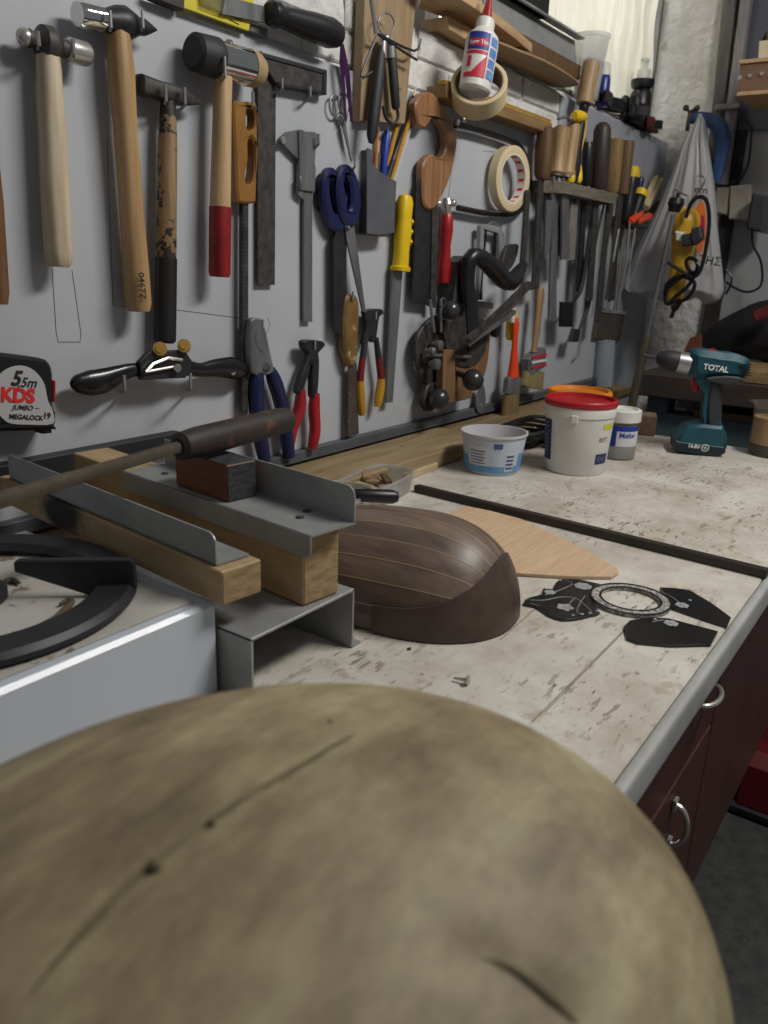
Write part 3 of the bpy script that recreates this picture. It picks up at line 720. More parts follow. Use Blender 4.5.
for x, y in ((101,386),(233,372)): c = W(x,y,.035); M = MB(); M.lathe(c+V((0,.006,0)), c+V((0,-.0012,0)), [(0,.0045),(1,.0045)]); M.build('hanging_hole', steel, parent=t)
for x, y in ((124,392),(190,390)): hook(x, y, 16, .05, 'bent nail under the black spokeshave', 'nails under the spokeshave')
# 20 tape measure
t = thing('tape_measure', 'black and white tape measure reading 5.5m hanging at the left frame edge', 'tape measure', W(15,430,.01))
o = [(-52,352),(-46,346),(8,354),(40,358),(50,363),(54,375),(54,405),(57,414),(56,426),(50,430),(-40,432),(-50,428),(-54,400)]
M = MB(); wplate(M, [cat(o,3)], .040, .036, .004); cs_ = M.build('case', blackpl, parent=t)
M = MB(); wplate(M, [cat([(-4,380),(4,371),(16,366),(28,367),(38,374),(45,385),(48,400),(53,411),(53,424),(30,425),(12,424),(4,420),(-3,412),(-8,402),(-8,388)],3)], .0415, .002, .0005); fc = M.build('face_plate', mat('pale_face', (170,170,170), None, .5), parent=cs_)
M = MB(); wplate(M, [[(53,380),(56,381),(56,402),(53,402)]], .034, .02, .001); M.build('lock_button', [redpl], parent=cs_)
M = MB(); wplate(M, [[(41,428),(52,427),(52,433),(43,434)]], .032, .018, .0008); M.build('hook_tab', ironr, parent=cs_)
def wtext(M, s, px, py, hpx, off, bold=.02, shear=0, align='CENTER', tilt=(30,1.6)):
    a, b = W(px, py, off), W(px+tilt[0], py+tilt[1], off); r = (b-a).normalized(); u = V((0,-1,0)).cross(r)
    if u.z < 0: u = -u
    M.text(s, a, r, u, hpx*1.38*mpp(a), bold=bold, shear=shear, align=align, th=0)
M = MB(); M.mi = 0; wtext(M, '5', 15.5, 379, 15, .0422, .03, .3); wtext(M, '.5m', 27, 383, 10, .0422, .015, .3); M.mi = 1; wtext(M, 'KDS', 18, 396, 14, .0422, .05)
M.mi = 0; wtext(M, 'JUMBO ···', 26, 408, 5, .0422, .02, .3); wtext(M, 'MEGALOCK', 26.5, 417.5, 4.9, .0422, .03); wtext(M, '19', 47, 416, 6, .0422, .03)
M.norecalc = True
M.build('print', [txt_k, txt_r], parent=fc)
# 21 combination pliers
t = thing('combination_pliers', 'grey combination pliers with long navy blue handles', 'pliers', W(270,462,.01))
M = MB(); wplate(M, [cat([(251,325),(253,319),(262,319),(266,330),(272,358),(274,372),(262,376),(252,372),(250,345)],2)], .030, .014, .002); wplate(M, [cat([(258,328),(263,333),(266,348),(262,352),(257,345),(256,335)],3)], .031, .002, .0005); M.lathe(W(266,366,.02), W(266,366,.034), [(0,.008),(.8,.008),(1,.006)]); M.build('jaws', steeld, parent=t)
M = MB(); M.tube([W(x,y,.022) for x,y in ((257,372),(256,395),(258,425),(265,461))], [.010,.0135,.013,.0120,.0125,.010], 12, smooth=4, side=NW); M.build('handle', blue_d, parent=t)
M = MB(); M.tube([W(x,y,.022) for x,y in ((270,370),(278,392),(285,425),(289,457))], [.009,.0125,.012,.0115,.012,.010], 12, smooth=4, side=NW); M.build('handle', blue_d, parent=t)
hook(262, 330, 10, .028, 'nail holding the navy handled pliers', 'nails holding pliers')
# 22 end nippers
t = thing('end_nippers', 'black end nippers with bright red handles', 'nippers', W(305,450,.01))
M = MB(); wplate(M, [cat([(304,342),(309,340),(322,341),(326,345),(322,350),(319,354),(320,362),(318,396),(313,396),(313,362),(310,372),(303,392),(298,391),(306,366),(310,354),(305,349)],2)], .028, .012, .002); M.lathe(W(313,362,.02), W(313,362,.032), [(0,.006),(1,.005)]); M.build('jaws', iron, parent=t)
M = MB(); M.tube([W(x,y,.022) for x,y in ((301,390),(299,410),(292,430),(288,450))], [.008,.010,.0105,.0095,.010,.008], 12, smooth=4, side=NW); M.build('handle', redpl, parent=t)
M = MB(); M.tube([W(x,y,.022) for x,y in ((315,393),(314,410),(315,430),(312,449))], [.008,.010,.0105,.0100,.010,.008], 12, smooth=4, side=NW); M.build('handle', redpl, parent=t)
hook(314, 350, 10, .028, 'nail holding the red handled end nippers', 'nails holding pliers')
# 23 old knife
t = thing('knife', 'old stripping knife with a mottled yellow brown handle and rusty blade', 'knife', W(353,436,.01))
M = MB(); o = cat([(347,298),(352,294),(358,297),(360,310),(359,340),(356,364),(350,365),(345,345),(345,315)],3); wplate(M, [o], .024, .016, .004)
M.build('handle', mat('mottled_yellow', (126,100,50), (96,72,38), .5, scale=18, spots=(170,140,112), spot_scale=40, spot_lo=.6), parent=t)
M = MB(); wplate(M, [[(349,363),(357,363),(359,434),(348,437)]], .018, .003, .0005); M.build('blade', mat('rusty_blade', (96,84,78), (74,62,58), .6, .5, 20, spots=(120,110,104), spot_scale=40), parent=t)
hook(352, 300, 8, .026, 'nail holding the old mottled knife', 'nails holding pliers')
# 24 small nippers
t = thing('nippers', 'small black nippers with red and yellow dipped handles', 'nippers', W(370,416,.01))
M = MB(); wplate(M, [cat([(366,310),(382,309),(384,314),(380,317),(378,330),(376,342),(372,341),(372,335),(368,345),(364,343),(367,328),(366,316)],2)], .024, .010, .002); M.build('jaws', iron, parent=t)
for a, b, c, d in (((366,338),(362,362),(360,385),(362,415)), ((376,338),(379,362),(381,382),(377,407))):
    P_ = [W(q[0],q[1],.020) for q in (a,b,c,d)]
    C_ = cat(P_, 6, False); m3 = len(C_)
    M = MB(); M.tube(C_[:6], [.005,.0065], 10, side=NW); M.build('handle', rubber, parent=t)
    M = MB(); M.tube(C_[5:12], [.0065,.0075], 10, side=NW); M.build('red_grip', mat('dark_red_dip', (110,22,26), None, .4), parent=t)
    M = MB(); M.tube(C_[11:], [.0075,.009,.009,.006], 10, side=NW); M.build('yellow_grip', mat('mustard_dip', (175,130,30), None, .4), parent=t)
hook(375, 320, 8, .022, 'nail holding the small red and yellow nippers', 'nails holding pliers')
# 25 plough plane
t = thing('combination_plane', 'old iron combination plane with round fence knobs and wooden fence', 'hand plane', W(455,410,.03))
M = MB(); o = cat([(432,318),(441,316),(450,325),(452,350),(447,378),(436,382),(428,385),(420,372),(416,352),(420,332)],3)
wplate(M, [o, cat(ringpts(433,352,6,9,0,10),2)], .030, .008, .0015); M.build('iron_disc', ironr, parent=t)
M = MB(); wplate(M, [cat([(446,320),(462,322),(484,318),(486,352),(470,368),(452,362),(446,345)],2)], .044, .014, .002); M.build('body', ironr, parent=t)
M = MB()
for y0, x1 in ((357,470),): M.tube([W(427,y0-2,.050), W(x1,y0,.050)], .0038, 12)
M.tube([W(430,300,.045), W(434,332,.045)], .0035, 8); M.tube([W(441,300,.048), W(441,332,.048)], .003, 8); M.build('guide_rod', steeld, parent=t)
M = MB(); 
for x, y, r in ((437,345,5),(434,364,5.5),(430,351,4)):
    c = W(x,y,.05); M = MB(); M.lathe(c+V((0,.01,0)), c+V((0,-.012,0)), [(0,r*mpp(c)*.6),(.4,r*mpp(c)*.6),(.5,r*mpp(c)),(.9,r*mpp(c)),(1,r*mpp(c)*.6)]); M.build('thumb_screw', steeld, parent=t)
M = MB(); M.tube([W(x,y,.05) for x,y in ((440,300),(444,298),(446,303),(443,308),(440,304))], .0015, 6, smooth=3); M.build('thumb_screw', steeld, parent=t)
for x, y, r, o_, x2, y2 in ((451,310,9,.062,438,318), (473,380,11,.085,455,372), (439,399,10.5,.060,430,392)):
    M = MB(); c = W(x,y,o_); q = W(x2,y2,.035); M.ball(c, r*mpp(c), 20); M.tube([q, c], [.006,.008], 12); M.build('fence_knob', mat('dark_knob', (48,48,52), (38,38,40), .3, coat=.3), parent=t)
M = MB(); wplate(M, [cat([(428,386),(436,384),(438,398),(434,410),(428,411),(424,402)],3)], .034, .012, .002); M.build('bracket', ironr, parent=t)
M = MB(); wplate(M, [[(444,350),(455,350),(456,402),(442,404)]], .055, .016, .001); wplate(M, [[(456,365),(475,362),(472,398),(456,402)]], .040, .018, .001); M.build('wooden_fence', wood('fence_wood', (128,96,66), (106,78,52)), parent=t)
# black bench plane hung upright
t = thing('bench_plane', 'black handled bench plane hung nose down above the combination plane', 'hand plane', W(480,350,.04))
M = MB(); wplate(M, [[(459,262),(466,256),(468,330),(461,352),(452,352),(454,300)]], .045, .030, .002); M.build('sole', ironr, parent=t)
M = MB(); M.tube([W(x,y,o_) for x,y,o_ in ((468,302,.06),(467,280,.06),(469,260,.065),(477,256,.07),(489,264,.075),(502,278,.08),(511,282,.082),(518,273,.082),(524,264,.08))], [.016,.016,.016,.016,.019,.020,.019,.015,.009], 16, smooth=2); M.build('handle', mat('satin_black', (26,26,28), None, .35), parent=t)
M = MB(); wplate(M, [[(467,300),(478,290),(480,340),(470,352)]], .05, .02, .002); M.build('frog', iron, parent=t)
# rectangular clamp frame behind
t = thing('clamp', 'small grey steel frame clamp hanging behind the black plane handle', 'clamp', W(488,305,.01))
M = MB(); wplate(M, [[(481,226),(484,224),(503,230),(503,262),(500,262),(499,234),(484,229),(483,300),(479,300)]], .024, .010, .001); wplate(M, [[(474,300),(494,303),(493,309),(474,307)]], .026, .014, .001); M.build('frame', sheet, parent=t)
M = MB(); M.tube([W(495,232,.028), W(494,262,.028)], .004, 10); M.tube([W(486,230,.024), W(480,300,.024)], .0025, 6); M.build('screw', gloss_b, parent=t)
M = MB(); M.tube([W(x,y,.02) for x,y in ((486,226),(494,222),(501,228),(504,240),(504,256))], .0016, 6, smooth=3); M.build('spring', steel, parent=t)
t2 = MB(); wplate(t2, [cat([(508,247),(514,244),(519,246),(515,262),(508,272),(502,268),(504,256)],2)], .035, .01, .001); t2.build('plane_iron', ironr, label='short dark plane iron leaning behind the black plane handle', cat_='plane iron')
# fan of long irons
FG = 'long plane irons fanned across the planes'
for i, (a, b, w, lb) in enumerate([((470,340),(531,284),5,'widest dark plane iron of the diagonal fan, at the top'), ((469,338),(520,300),4,'narrow plane iron in the middle of the diagonal fan'), ((468,345),(514,312),4,'paler plane iron with bright tip at the bottom of the diagonal fan')]):
    o_ = .100-.008*i; d = V((b[0]-a[0], b[1]-a[1])).normalized(); n_ = V((-d.y, d.x))*w/1.3
    M = MB(); wplate(M, [[(a[0]+n_.x*.6, a[1]+n_.y*.6), (a[0]-n_.x*.6, a[1]-n_.y*.6), (b[0]-n_.x, b[1]-n_.y), (b[0]+d.x*3, b[1]+d.y*3), (b[0]+n_.x, b[1]+n_.y)]], o_, .005, .0005)
    if i == 2: wplate(M, [[(468,341),(475,337),(476,342),(469,347)]], o_+.002, .002, 0)
    M.build('plane_iron', [ironr, steeld, steeld][i], label=lb, cat_='plane iron', group=FG)
M = MB(); wplate(M, [cat([(474,340),(484,330),(490,322),(490,345),(486,372),(478,385),(472,372)],2)], .034, .012, .002)
M.build('wooden_shim', wood('shim_wood', (130,98,68), (108,80,54)), label='brown wooden fence piece hanging behind the plane irons', cat_='wood piece')
M = MB(); wplate(M, [cat([(480,385),(484,386),(486,400),(483,412),(479,413),(476,404),(478,396)],3), ringpts(481.5,405,1.5,1.6,0,8)], .022, .003, .0005)
M.build('metal_tag', steeld, label='little grey steel key shaped tag hanging below the planes', cat_='tag')
# knob with yellow near brush
t = thing('screwdriver', 'stubby yellow and black screwdriver hanging left of the orange brush', 'screwdriver', W(500,335,.02))
M = MB(); hnd(M, (512,308), (510,340), .030, [(0,3),(.1,5),(.9,5),(1,3)]); M.build('handle', yell, parent=t)
M = MB(); hnd(M, (497,322), (494,337), .028, [(0,3),(.3,5),(.8,5),(1,3)]); hnd(M, (500,316), (497,326), .028, [(0,3),(1,3)]); M.build('cap', rubber, parent=t)
# brushes
def brush(nm, p, off, w, hm, fm, bm_, lab, label_mat=None):
    t = thing('paint_brush', lab, 'paint brush', W(*p[3], off-.01))
    M = MB(); hnd(M, p[0], p[1], off, nm, sq=.6, p=.9); M.build('handle', hm, parent=t)
    w *= 1.55; M = MB(); hnd(M, p[1], p[2], off, [(0,w*.85),(.1,w),(1,w)], sq=.28, p=.5); fr = M.build('ferrule', fm, parent=t)
    if label_mat:
        M = MB(); A, B = W(*p[1], off), W(*p[2], off); k = mpp(A)
        for i in range(3):
            c = A+(B-A)*(.2+.28*i)+V((0,-w*k*.28-.0006,0)); M.mi = i % 2; M.box(c, (w*k*1.7,.0008,.006))
        M.build('printed_band', [label_mat, whitep], parent=fr)
    M = MB(); M.norecalc = False
    A, B = W(*p[2], off), W(*p[3], off); k = mpp(A)
    M.lathe(A, B, [(0,w*k),(.5,w*1.05*k),(.92,w*1.1*k),(1,w*1.0*k)], n=32, side=NW, sq=.24, p=.5); M.build('bristles', bm_, parent=t)
bris = mat('bristle', (128,108,70), (98,80,50), .9, scale=30, stretch=(12,12,.5), bump=.6, lo=.3, hi=.6)
bris2 = mat('bristle_pale', (138,128,84), (112,100,62), .9, scale=30, stretch=(12,12,.5), bump=.6)
brush([(0,3),(.1,5),(.3,4),(.5,4.2),(.8,6.5),(1,8.5)], ((516,318),(513,377),(511,393),(509,426)), .045, 9.5, orange, steeld, bris, 'orange handled paint brush standing on the ledge against the board')
brush([(0,4),(.08,6),(.3,5.5),(.6,4.5),(.9,4),(1,5)], ((541,288),(534,352),(534,370),(531,388)), .040, 13, wood('brush_wood', (150,118,82), (130,100,68)), steeld, bris2, 'wooden handled wide paint brush with plaid band right of the orange one', redl)
M = MB(); hnd(M, (511,308),(512,322), .040, [(0,3),(1,3)]); M.build('dowel', whitep, label='short white peg above the orange brush', cat_='peg')

# ================================================================ RACK WITH CHISELS
z1 = W(527,180,0).z
P2 = HP(564,184, z1-BZ); 
rk = thing('tool_rack', 'old grey wooden rack board on the wall holding chisels and files', 'tool rack', (W(570,180,.05).x, D-.03, z1-.02))
yo = .075
xa, xb, xc = W(527,180,0).x, XP(565,184,W(565,184,yo).x).x, W(617,196,yo).x
M = MB(); M.plate([[V((xa, D, z1)), V((xb, D-yo, z1)), V((xc, D-yo, z1)), V((xc+.03, D, z1))]], (0,0,1), .026, .002)
M.build('rack_board', mat('weathered_wood', (120,112,100), (92,84,72), .8, scale=14, stretch=(.8,8,8), bump=.5, spots=(150,146,138), spot_scale=30, spot_lo=.62), parent=rk)
CH = 'chisels and files standing in the wooden rack'
def rtool(nm, lab, top, bot, prof, hm, off, blade=None, bm_=None, bw=3, sq=1.0, ferr=None, p=1.0, rtip=None, ctg='chisel'):
    t = thing(nm, lab, ctg, W(bot[0], bot[1]+26, off), CH)
    M = MB(); hnd(M, top, bot, off, prof, sq=sq, p=p); M.build('handle', hm, parent=t)
    if ferr: M = MB(); hnd(M, (bot[0]+(top[0]-bot[0])*.08, bot[1]+(top[1]-bot[1])*.08), bot, off+.0, [(0,ferr),(1,ferr)]); M.build('ferrule', steeld, parent=t)
    if blade:
        M = MB(); a = bot; b = blade; q = [(a[0]-bw*.7,a[1]),(a[0]+bw*.7,a[1]),(b[0]+bw,b[1]),(b[0]-bw,b[1]+2)]
        wplate(M, [q], off+.003, .006, .0008); M.build('blade', bm_ or steeld, parent=t)
    return t
hw = wood('old_oak', (104,78,50), (78,56,36)); hw2 = wood('warm_beech', (168,140,102), (146,118,82), rough=.5); hw3 = wood('dark_handle', (58,48,42), (44,36,32), rough=.5); hw4 = wood('ochre_handle', (140,114,70), (116,92,54))
RP = [(0,6),(.04,8),(.5,9),(.9,8),(1,6)]
rtool('rasp', 'dark brown octagonal handled rasp at the left end of the wooden rack', (546,127), (542,179), RP, hw, .040, (536,288), ironr, 3.2, p=.8, ctg='rasp')
rtool('chisel', 'chisel with a pale beech handle, left one of the bright pair in the rack', (562,126), (556,176), [(0,5),(.05,8.5),(.5,8),(.85,8),(.9,9),(.93,9),(1,6)], hw2, .050, (553,318), steeld, 3.5, ferr=7)
rtool('chisel', 'chisel with a pale beech handle, right one of the bright pair in the rack', (574,123), (566,178), [(0,5),(.05,7),(.5,7.5),(.85,7.5),(.9,8.5),(.93,8.5),(1,6)], hw2, .060, (566,258), steeld, 4, ferr=7)
t = rtool('pliers', 'black and yellow gripped pliers standing in the rack beside the pale chisels', (581,118), (574,182), [(0,4),(.1,5),(.5,4),(.8,5),(1,4)], blackpl, .066, ctg='pliers')
M = MB(); hnd(M, (574,116),(584,117), .07, [(0,4),(.3,6),(.8,5),(1,4)]); M.tube([W(x,y,.070) for x,y in ((578,115),(585,118),(583,140),(578,160))], [.005,.004,.002], 8, smooth=3); M.build('yellow_grip', yell, parent=t)
for x in (573,580): M = MB(); hnd(M, (x+1,165),(x-3,183), .071, [(0,.5),(.4,3),(.8,4.5),(1,3)]); M.build('grip_tip', yell, parent=t)
M = MB(); M.tube([W(x,y,.068) for x,y in ((558,119),(566,117),(572,120),(576,118))], .0032, 8, smooth=3); M.ball(W(570,119,.068), .007); M.build('jaws', steeld, parent=t)
t = rtool('chisel', 'tallest chisel with a plain pale dowel handle and black ferrule', (592,62), (584,104), [(0,7),(.03,8.5),(.95,8.5),(1,8)], hw2, .045)
M = MB(); hnd(M, (584,104),(583,120), .045, [(0,4),(.3,5),(.6,3.5),(1,3)]); M.build('ferrule', blackpl, parent=t)
M = MB(); hnd(M, (583,118),(572,262), .045, [(0,3),(1,3)], sq=.6); M.build('blade', steeld, parent=t)
rtool('file', 'file with a stout dark rounded handle standing near the centre of the rack', (603,122), (598,190), [(0,3),(.04,6.5),(.12,8.5),(.5,9),(.9,9.5),(1,7)], hw3, .055, (590,300), ironr, 3, ctg='file')
rtool('file', 'file with a slim black handle half hidden left of the stout dark handle', (588,142), (586,186), [(0,4),(.1,6),(.9,6),(1,5)], blackpl, .040, (580,290), iron, 2.5, ctg='file')
rtool('gouge', 'gouge with an ochre wooden handle right beside the stout dark handle', (616,138), (611,193), [(0,6),(.03,8),(.5,8),(.95,7.5),(1,6)], hw4, .050, (598,322), ironr, 2.5, p=.85, ctg='gouge')
rtool('gouge', 'gouge with a darker ochre handle at the right end of the rack', (628,141), (622,194), [(0,6),(.03,6.5),(.5,6.5),(1,6)], hw, .042, (612,300), ironr, 2.5, p=.85, ctg='gouge')
# extra bare blades of unidentified tools hanging under the rack
for q, m_, lab, ctg in [
    ([(572,204),(578,204),(575,260),(567,261)], steel, 'bright wide flat blade hanging below the rack centre', 'file'),
    ([(561,205),(567,205),(562,256),(556,255)], ironr, 'dark square ended blade left of the bright wide blade under the rack', 'file'),
    ([(547,200),(554,200),(550,250),(545,260)], steeld, 'shiny flat blade with slanted end under the left of the rack', 'file'),
    ([(527,190),(531,190),(524,284),(520,283)], ironr, 'long narrow dark blade at the far left under the rack', 'file')]:
    M = MB(); wplate(M, [q], .052, .005, .0008); M.build('hanging_blade', m_, label=lab, cat_=ctg)
t = thing('spatula', 'black bent spatula with a square paddle hanging lowest under the rack', 'spatula', W(569,330,.02))
M = MB(); M.tube([W(x,y,.05) for x,y in ((596,194),(589,240),(582,285),(576,298),(571,304))], [.004,.006,.0065,.005,.003], 8, smooth=4, side=NW); M.build('shank', iron, parent=t)
M = MB(); wplate(M, [cat([(563,302),(574,302),(573,327),(562,327)],1)], .055, .010, .002); M.build('paddle', blackpl, parent=t)
t = thing('spatula', 'thin black spatula with a small paddle right of the square paddled one', 'spatula', W(577,342,.02))
M = MB(); M.tube([W(x,y,.045) for x,y in ((606,196),(596,240),(591,270),(588,300),(586,312),(578,332))], [.003,.004,.0045,.010,.006,.003], 8, smooth=4, side=NW); M.build('shank', iron, parent=t)
M = MB(); wplate(M, [[(574,329),(581,329),(579,342),(571,342)]], .048, .008, .002); M.build('paddle', rubber, parent=t)
for q, lab in (([(614,196),(604,260),(598,300),(592,340)], 'long dark file blade hanging straight under the right half of the rack'),([(618,196),(613,250),(606,300)], 'slim dark rod hanging under the right end of the rack')):
    M = MB(); M.tube([W(x,y,.05) for x,y in q], [.005,.0045,.004], 8, side=NW, smooth=2); M.build('long_file', ironr, label=lab, cat_='file')
# second, metal rack with screwdrivers
r2z = W(630,228,0).z
t = thing('metal_rack', 'small dark perforated metal rack holding screwdrivers right of the wooden rack', 'tool rack', (W(630,228,.03).x, D, r2z-.004))
M = MB(); xa, xb = W(609,226,.0).x, W(648,231,.07).x
M.plate([[V((xa, D, r2z)), V((xa, D-.07, r2z)), V((xb, D-.07, r2z)), V((xb+.03, D, r2z))]], (0,0,1), .005, .0005); M.box(((xa+xb)/2, D-.002, r2z+.01), (xb-xa, .003, .03)); M.build('shelf', iron, parent=t)
SG = 'screwdrivers in the metal rack'
def sdrv(lab, top, bot, w, hm, capm, off, tip, ctg='screwdriver'):
    t = thing('screwdriver', lab, ctg, W(*tip, off), SG)
    M = MB(); hnd(M, top, bot, off, [(0,w*.75),(.1,w),(.3,w*.95),(.6,w*.85),(.85,w),(1,w*.6)]); M.build('handle', hm, parent=t)
    if capm: M = MB(); d = (bot[0]-top[0], bot[1]-top[1]); hnd(M, (top[0]-d[0]*.06, top[1]-d[1]*.06), (top[0]+d[0]*.14, top[1]+d[1]*.14), off, [(0,w*.75),(.25,w*1.04),(1,w*1.04)]); M.build('cap', capm, parent=t)
    M = MB(); M.tube([W(*bot, off), W(*tip, off)], .0028, 8); M.build('shaft', steel, parent=t)
sdrv('large black and yellow screwdriver, tallest in the metal rack', (633,170), (625,224), 7, blackpl, yell, .035, (618,285))
sdrv('black screwdriver with a round yellow end, lower than the tallest one', (641,192), (630,228), 6.5, blackpl, yell, .055, (626,265))
sdrv('black screwdriver with a yellow end leaning far out to the right', (662,203), (645,220), 5, blackpl, yell, .040, (634,226))
sdrv('blue handled screwdriver behind the yellow topped ones', (641,177), (637,205), 3.5, blue_d, None, .020, (630,262))
for i, (a, b, lab) in enumerate((((641,213),(630,222),'orange gripped screwdriver, upper of two at the front of the metal rack'), ((650,216),(636,222),'orange gripped screwdriver, lower of two at the front of the metal rack'))):
    sdrv(lab, a, b, 4, orange, None, .065, (622+4*i,290))
for i, (a, b, lab) in enumerate((((657,177),(643,205),'cream wooden stick leaning in the metal rack, left one'), ((662,179),(646,208),'cream wooden stick leaning in the metal rack, right one'))):
    M = MB(); hnd(M, a, b, .025+.01*i, [(0,2),(.1,3),(1,3)], p=.6); M.build('wooden_stick', wood('cream_wood', (205,188,150), (190,170,130)), label=lab, cat_='stick', group='cream sticks in the metal rack')
for x, y1, lab in ((616,262,'short thin steel rod under the metal rack, left one'), (623,300,'bright long steel rod under the metal rack, right one')):
    M = MB(); M.tube([W(x+3,229,.05), W(x-3,y1,.05)], .0028, 8); M.build('steel_rod', steel, label=lab, cat_='rod')
# scraper and white tube by the corner
t = thing('scraper', 'wide brown bladed scraper on a thin steel rod near the wall corner', 'scraper', W(610,342,.01))
M = MB(); M.tube([W(624,240,.012), W(616,312,.012)], .003, 8); M.build('rod', steeld, parent=t)
M = MB(); wplate(M, [[(600,308),(627,311),(626,315),(599,312)]], .016, .008, .001); M.build('bar', sheet, parent=t)
M = MB(); wplate(M, [[(600,312),(625,315),(620,341),(594,338)]], .013, .004, .0005); M.build('blade', mat('brown_blade', (84,76,66), (66,58,50), .6, .2, 12), parent=t)
M = MB(); A = W(606,341,.025); B = W(601,400,.025); B = A+(B-A)*((A.z-BZ-.030)/(A.z-B.z)); M.lathe(A, B, [(0,9*mpp(A)),(1,10*mpp(A))]); M.build('plastic_tube', mat('grey_white_tube', (150,158,168), None, .5), label='pale grey plastic tube standing under the brown scraper', cat_='tube')
hook(575, 359, 5, .012, 'small dark hook alone on the lower right of the board', 'small board hooks')

# ================================================================ THINGS ON THE WALL LEDGE
def ybox(M, px, y, th, bev=.001):
    """outline drawn on the plane Y=y (front face), extruded away into the wall"""
    M.plate([[YP(a, b, y) for a, b in px]], NW, th, bev)
# paper/yellow pack and black handled knife on the top edge of the board
bt_ = BZ+.667
t = thing('blister_pack', 'yellow cardboard pack standing on the top edge of the white board', 'package', W(228,15,.0))
M = MB(); M.plate([[W(184,-22,.014), W(258,-22,.014), W(249,31,.014), W(196,12,.014), W(184,8,.014)]], NW, .004, .0005)
pk = M.build('card', mat('yellow_card', (205,190,40), (195,180,35), .5, scale=4), parent=t)
M = MB(); [M.tube([W(x_,y_,.0146), W(x_+5,y_+2,.0146)], .0009, 4) for x_, y_ in ((240,-3),(245,2),(247,5))]; M.mi = 1
for i, (x, y, w_) in enumerate(((238,9,16),(236,13,15),(235,17,15),(234,21,10))): 
    a = W(x-w_/2, y-1.5, .0144); b = W(x+w_/2, y+3.5, .0144); M.tube([a, b], .0006, 4)
M.build('print', [txt_r, txt_k], parent=pk)
M = MB(); M.plate([[W(200,-18,.022), W(232,-18,.022), W(228,16,.022), W(203,6,.022)]], NW, .008, .003); M.build('clear_blister', mat('clear_plastic', (220,222,215), None, .15, trans=.85, alpha=.6), parent=pk)
t = thing('knife', 'knife with a thick black handle on the board top edge beside the yellow pack', 'knife', W(290,38,.02))
M = MB(); hnd(M, (268,12), (339,36), .026, [(0,8),(.03,11),(.10,12),(.14,10),(.2,10),(.6,13.5),(.85,14.5),(.96,12),(1,6)]); M.build('handle', mat('satin_black', (26,26,28), None, .35), parent=t)
M = MB(); wplate(M, [[(225,-4),(272,8),(270,24),(222,14)]], .020, .003, .0005); M.build('blade', steeld, parent=t)
M = MB(); wplate(M, [[(250,22),(268,28),(268,38),(250,31)]], .010, .008, .001); M.build('metal_clip', steeld, label='grey metal clip under the black handled knife', cat_='clip')
M = MB(); wplate(M, [[(150,-8),(186,-8),(184,10),(156,-1)]], .018, .016, .001); M.build('wooden_block', rosewood, label='dark block on the board edge left of the yellow pack', cat_='block')
# boards on the ledge above the pliers
LZ = LEDGE
def hplate(M, px, h, th, bev=.0008, sm=0):
    """outline of the UNDERSIDE at height h above the bench; extruded upward"""
    L = [HP(x, y, h) for x, y in px]
    if sm: L = cat(L, sm)
    M.plate([L], (0,0,-1), th, bev)
birch = mat('birch_board', (190,160,122), (172,140,102), .6, scale=10, stretch=(.6,8,8), bump=.1)
def lbox(M, x0, x1, y0, y1, h0, h1, bev=.001, rot=0):
    c = V(((x0+x1)/2, (y0+y1)/2, BZ+(h0+h1)/2)); ca, sa = math.cos(rot), math.sin(rot)
    M.box(c, (x1-x0, y1-y0, h1-h0), ax=(ca,sa,0), ay=(-sa,ca,0), bev=bev)
M = MB(); P_ = [YP(422,4,D-.02), YP(456,20,D-.05)]
hplate(M, [(418,8),(452,21),(478,36),(500,44),(538,58),(515,38),(480,12),(455,-4),(425,-14)], .812, .016, .001); M.build('wooden_board', birch, label='light wooden board with angled edge lying highest at the left of the wall ledge', cat_='board')
M = MB(); M.plate([[YP(x,y,.885) for x,y in ((448,16),(492,40),(492,52),(468,41),(449,29))]], NW, .06, .001); M.build('wooden_block', birch, label='light wooden block under the angled board on the wall ledge', cat_='block')
M = MB(); hplate(M, [(478,52),(500,60),(524,72),(545,84),(560,88),(579,85),(566,74),(545,62),(520,52),(490,40),(470,36)], LZ+.0005, .004, .0005, 2); M.build('leaf_board', mat('leaf_wood', (150,124,94), (132,106,78), .65, scale=8, stretch=(.6,8,8)), label='thin pointed wooden plate jutting over the wall ledge below the boards', cat_='board')
M = MB(); a = YP(500,32,D+.03); b = YP(563,52,D+.03); 
M.box(((a.x+b.x)/2, D+.015, BZ+.822), (b.x-a.x, .07, .030), bev=.001); M.build('wooden_block', hw, label='dark brown wooden bar under the grey metal channel on the ledge', cat_='block')
t = thing('metal_channel', 'grey metal channel lying on the dark bar on the wall ledge', 'channel', YP(535,40,D+.04))
M = MB(); x0c, x1c = YP(478,8,D).x, YP(574,22,D).x; zc = BZ+.838
M.box(((x0c+x1c)/2, D-.01, zc+.025), (x1c-x0c, .004, .05), az=(0,.2,1)); M.box(((x0c+x1c)/2, D+.02, zc+.002), (x1c-x0c, .06, .004)); M.box(((x0c+x1c)/2, D-.022, zc+.052), (x1c-x0c, .02, .004)); M.build('channel_body', sheet, parent=t)
M = MB(); M.box((x0c+.14, D+.008, zc+.095), (.24, .07, .09), bev=.002); M.build('black_case', blackpl, label='black box on the grey metal channel at the top edge of the photo', cat_='box')
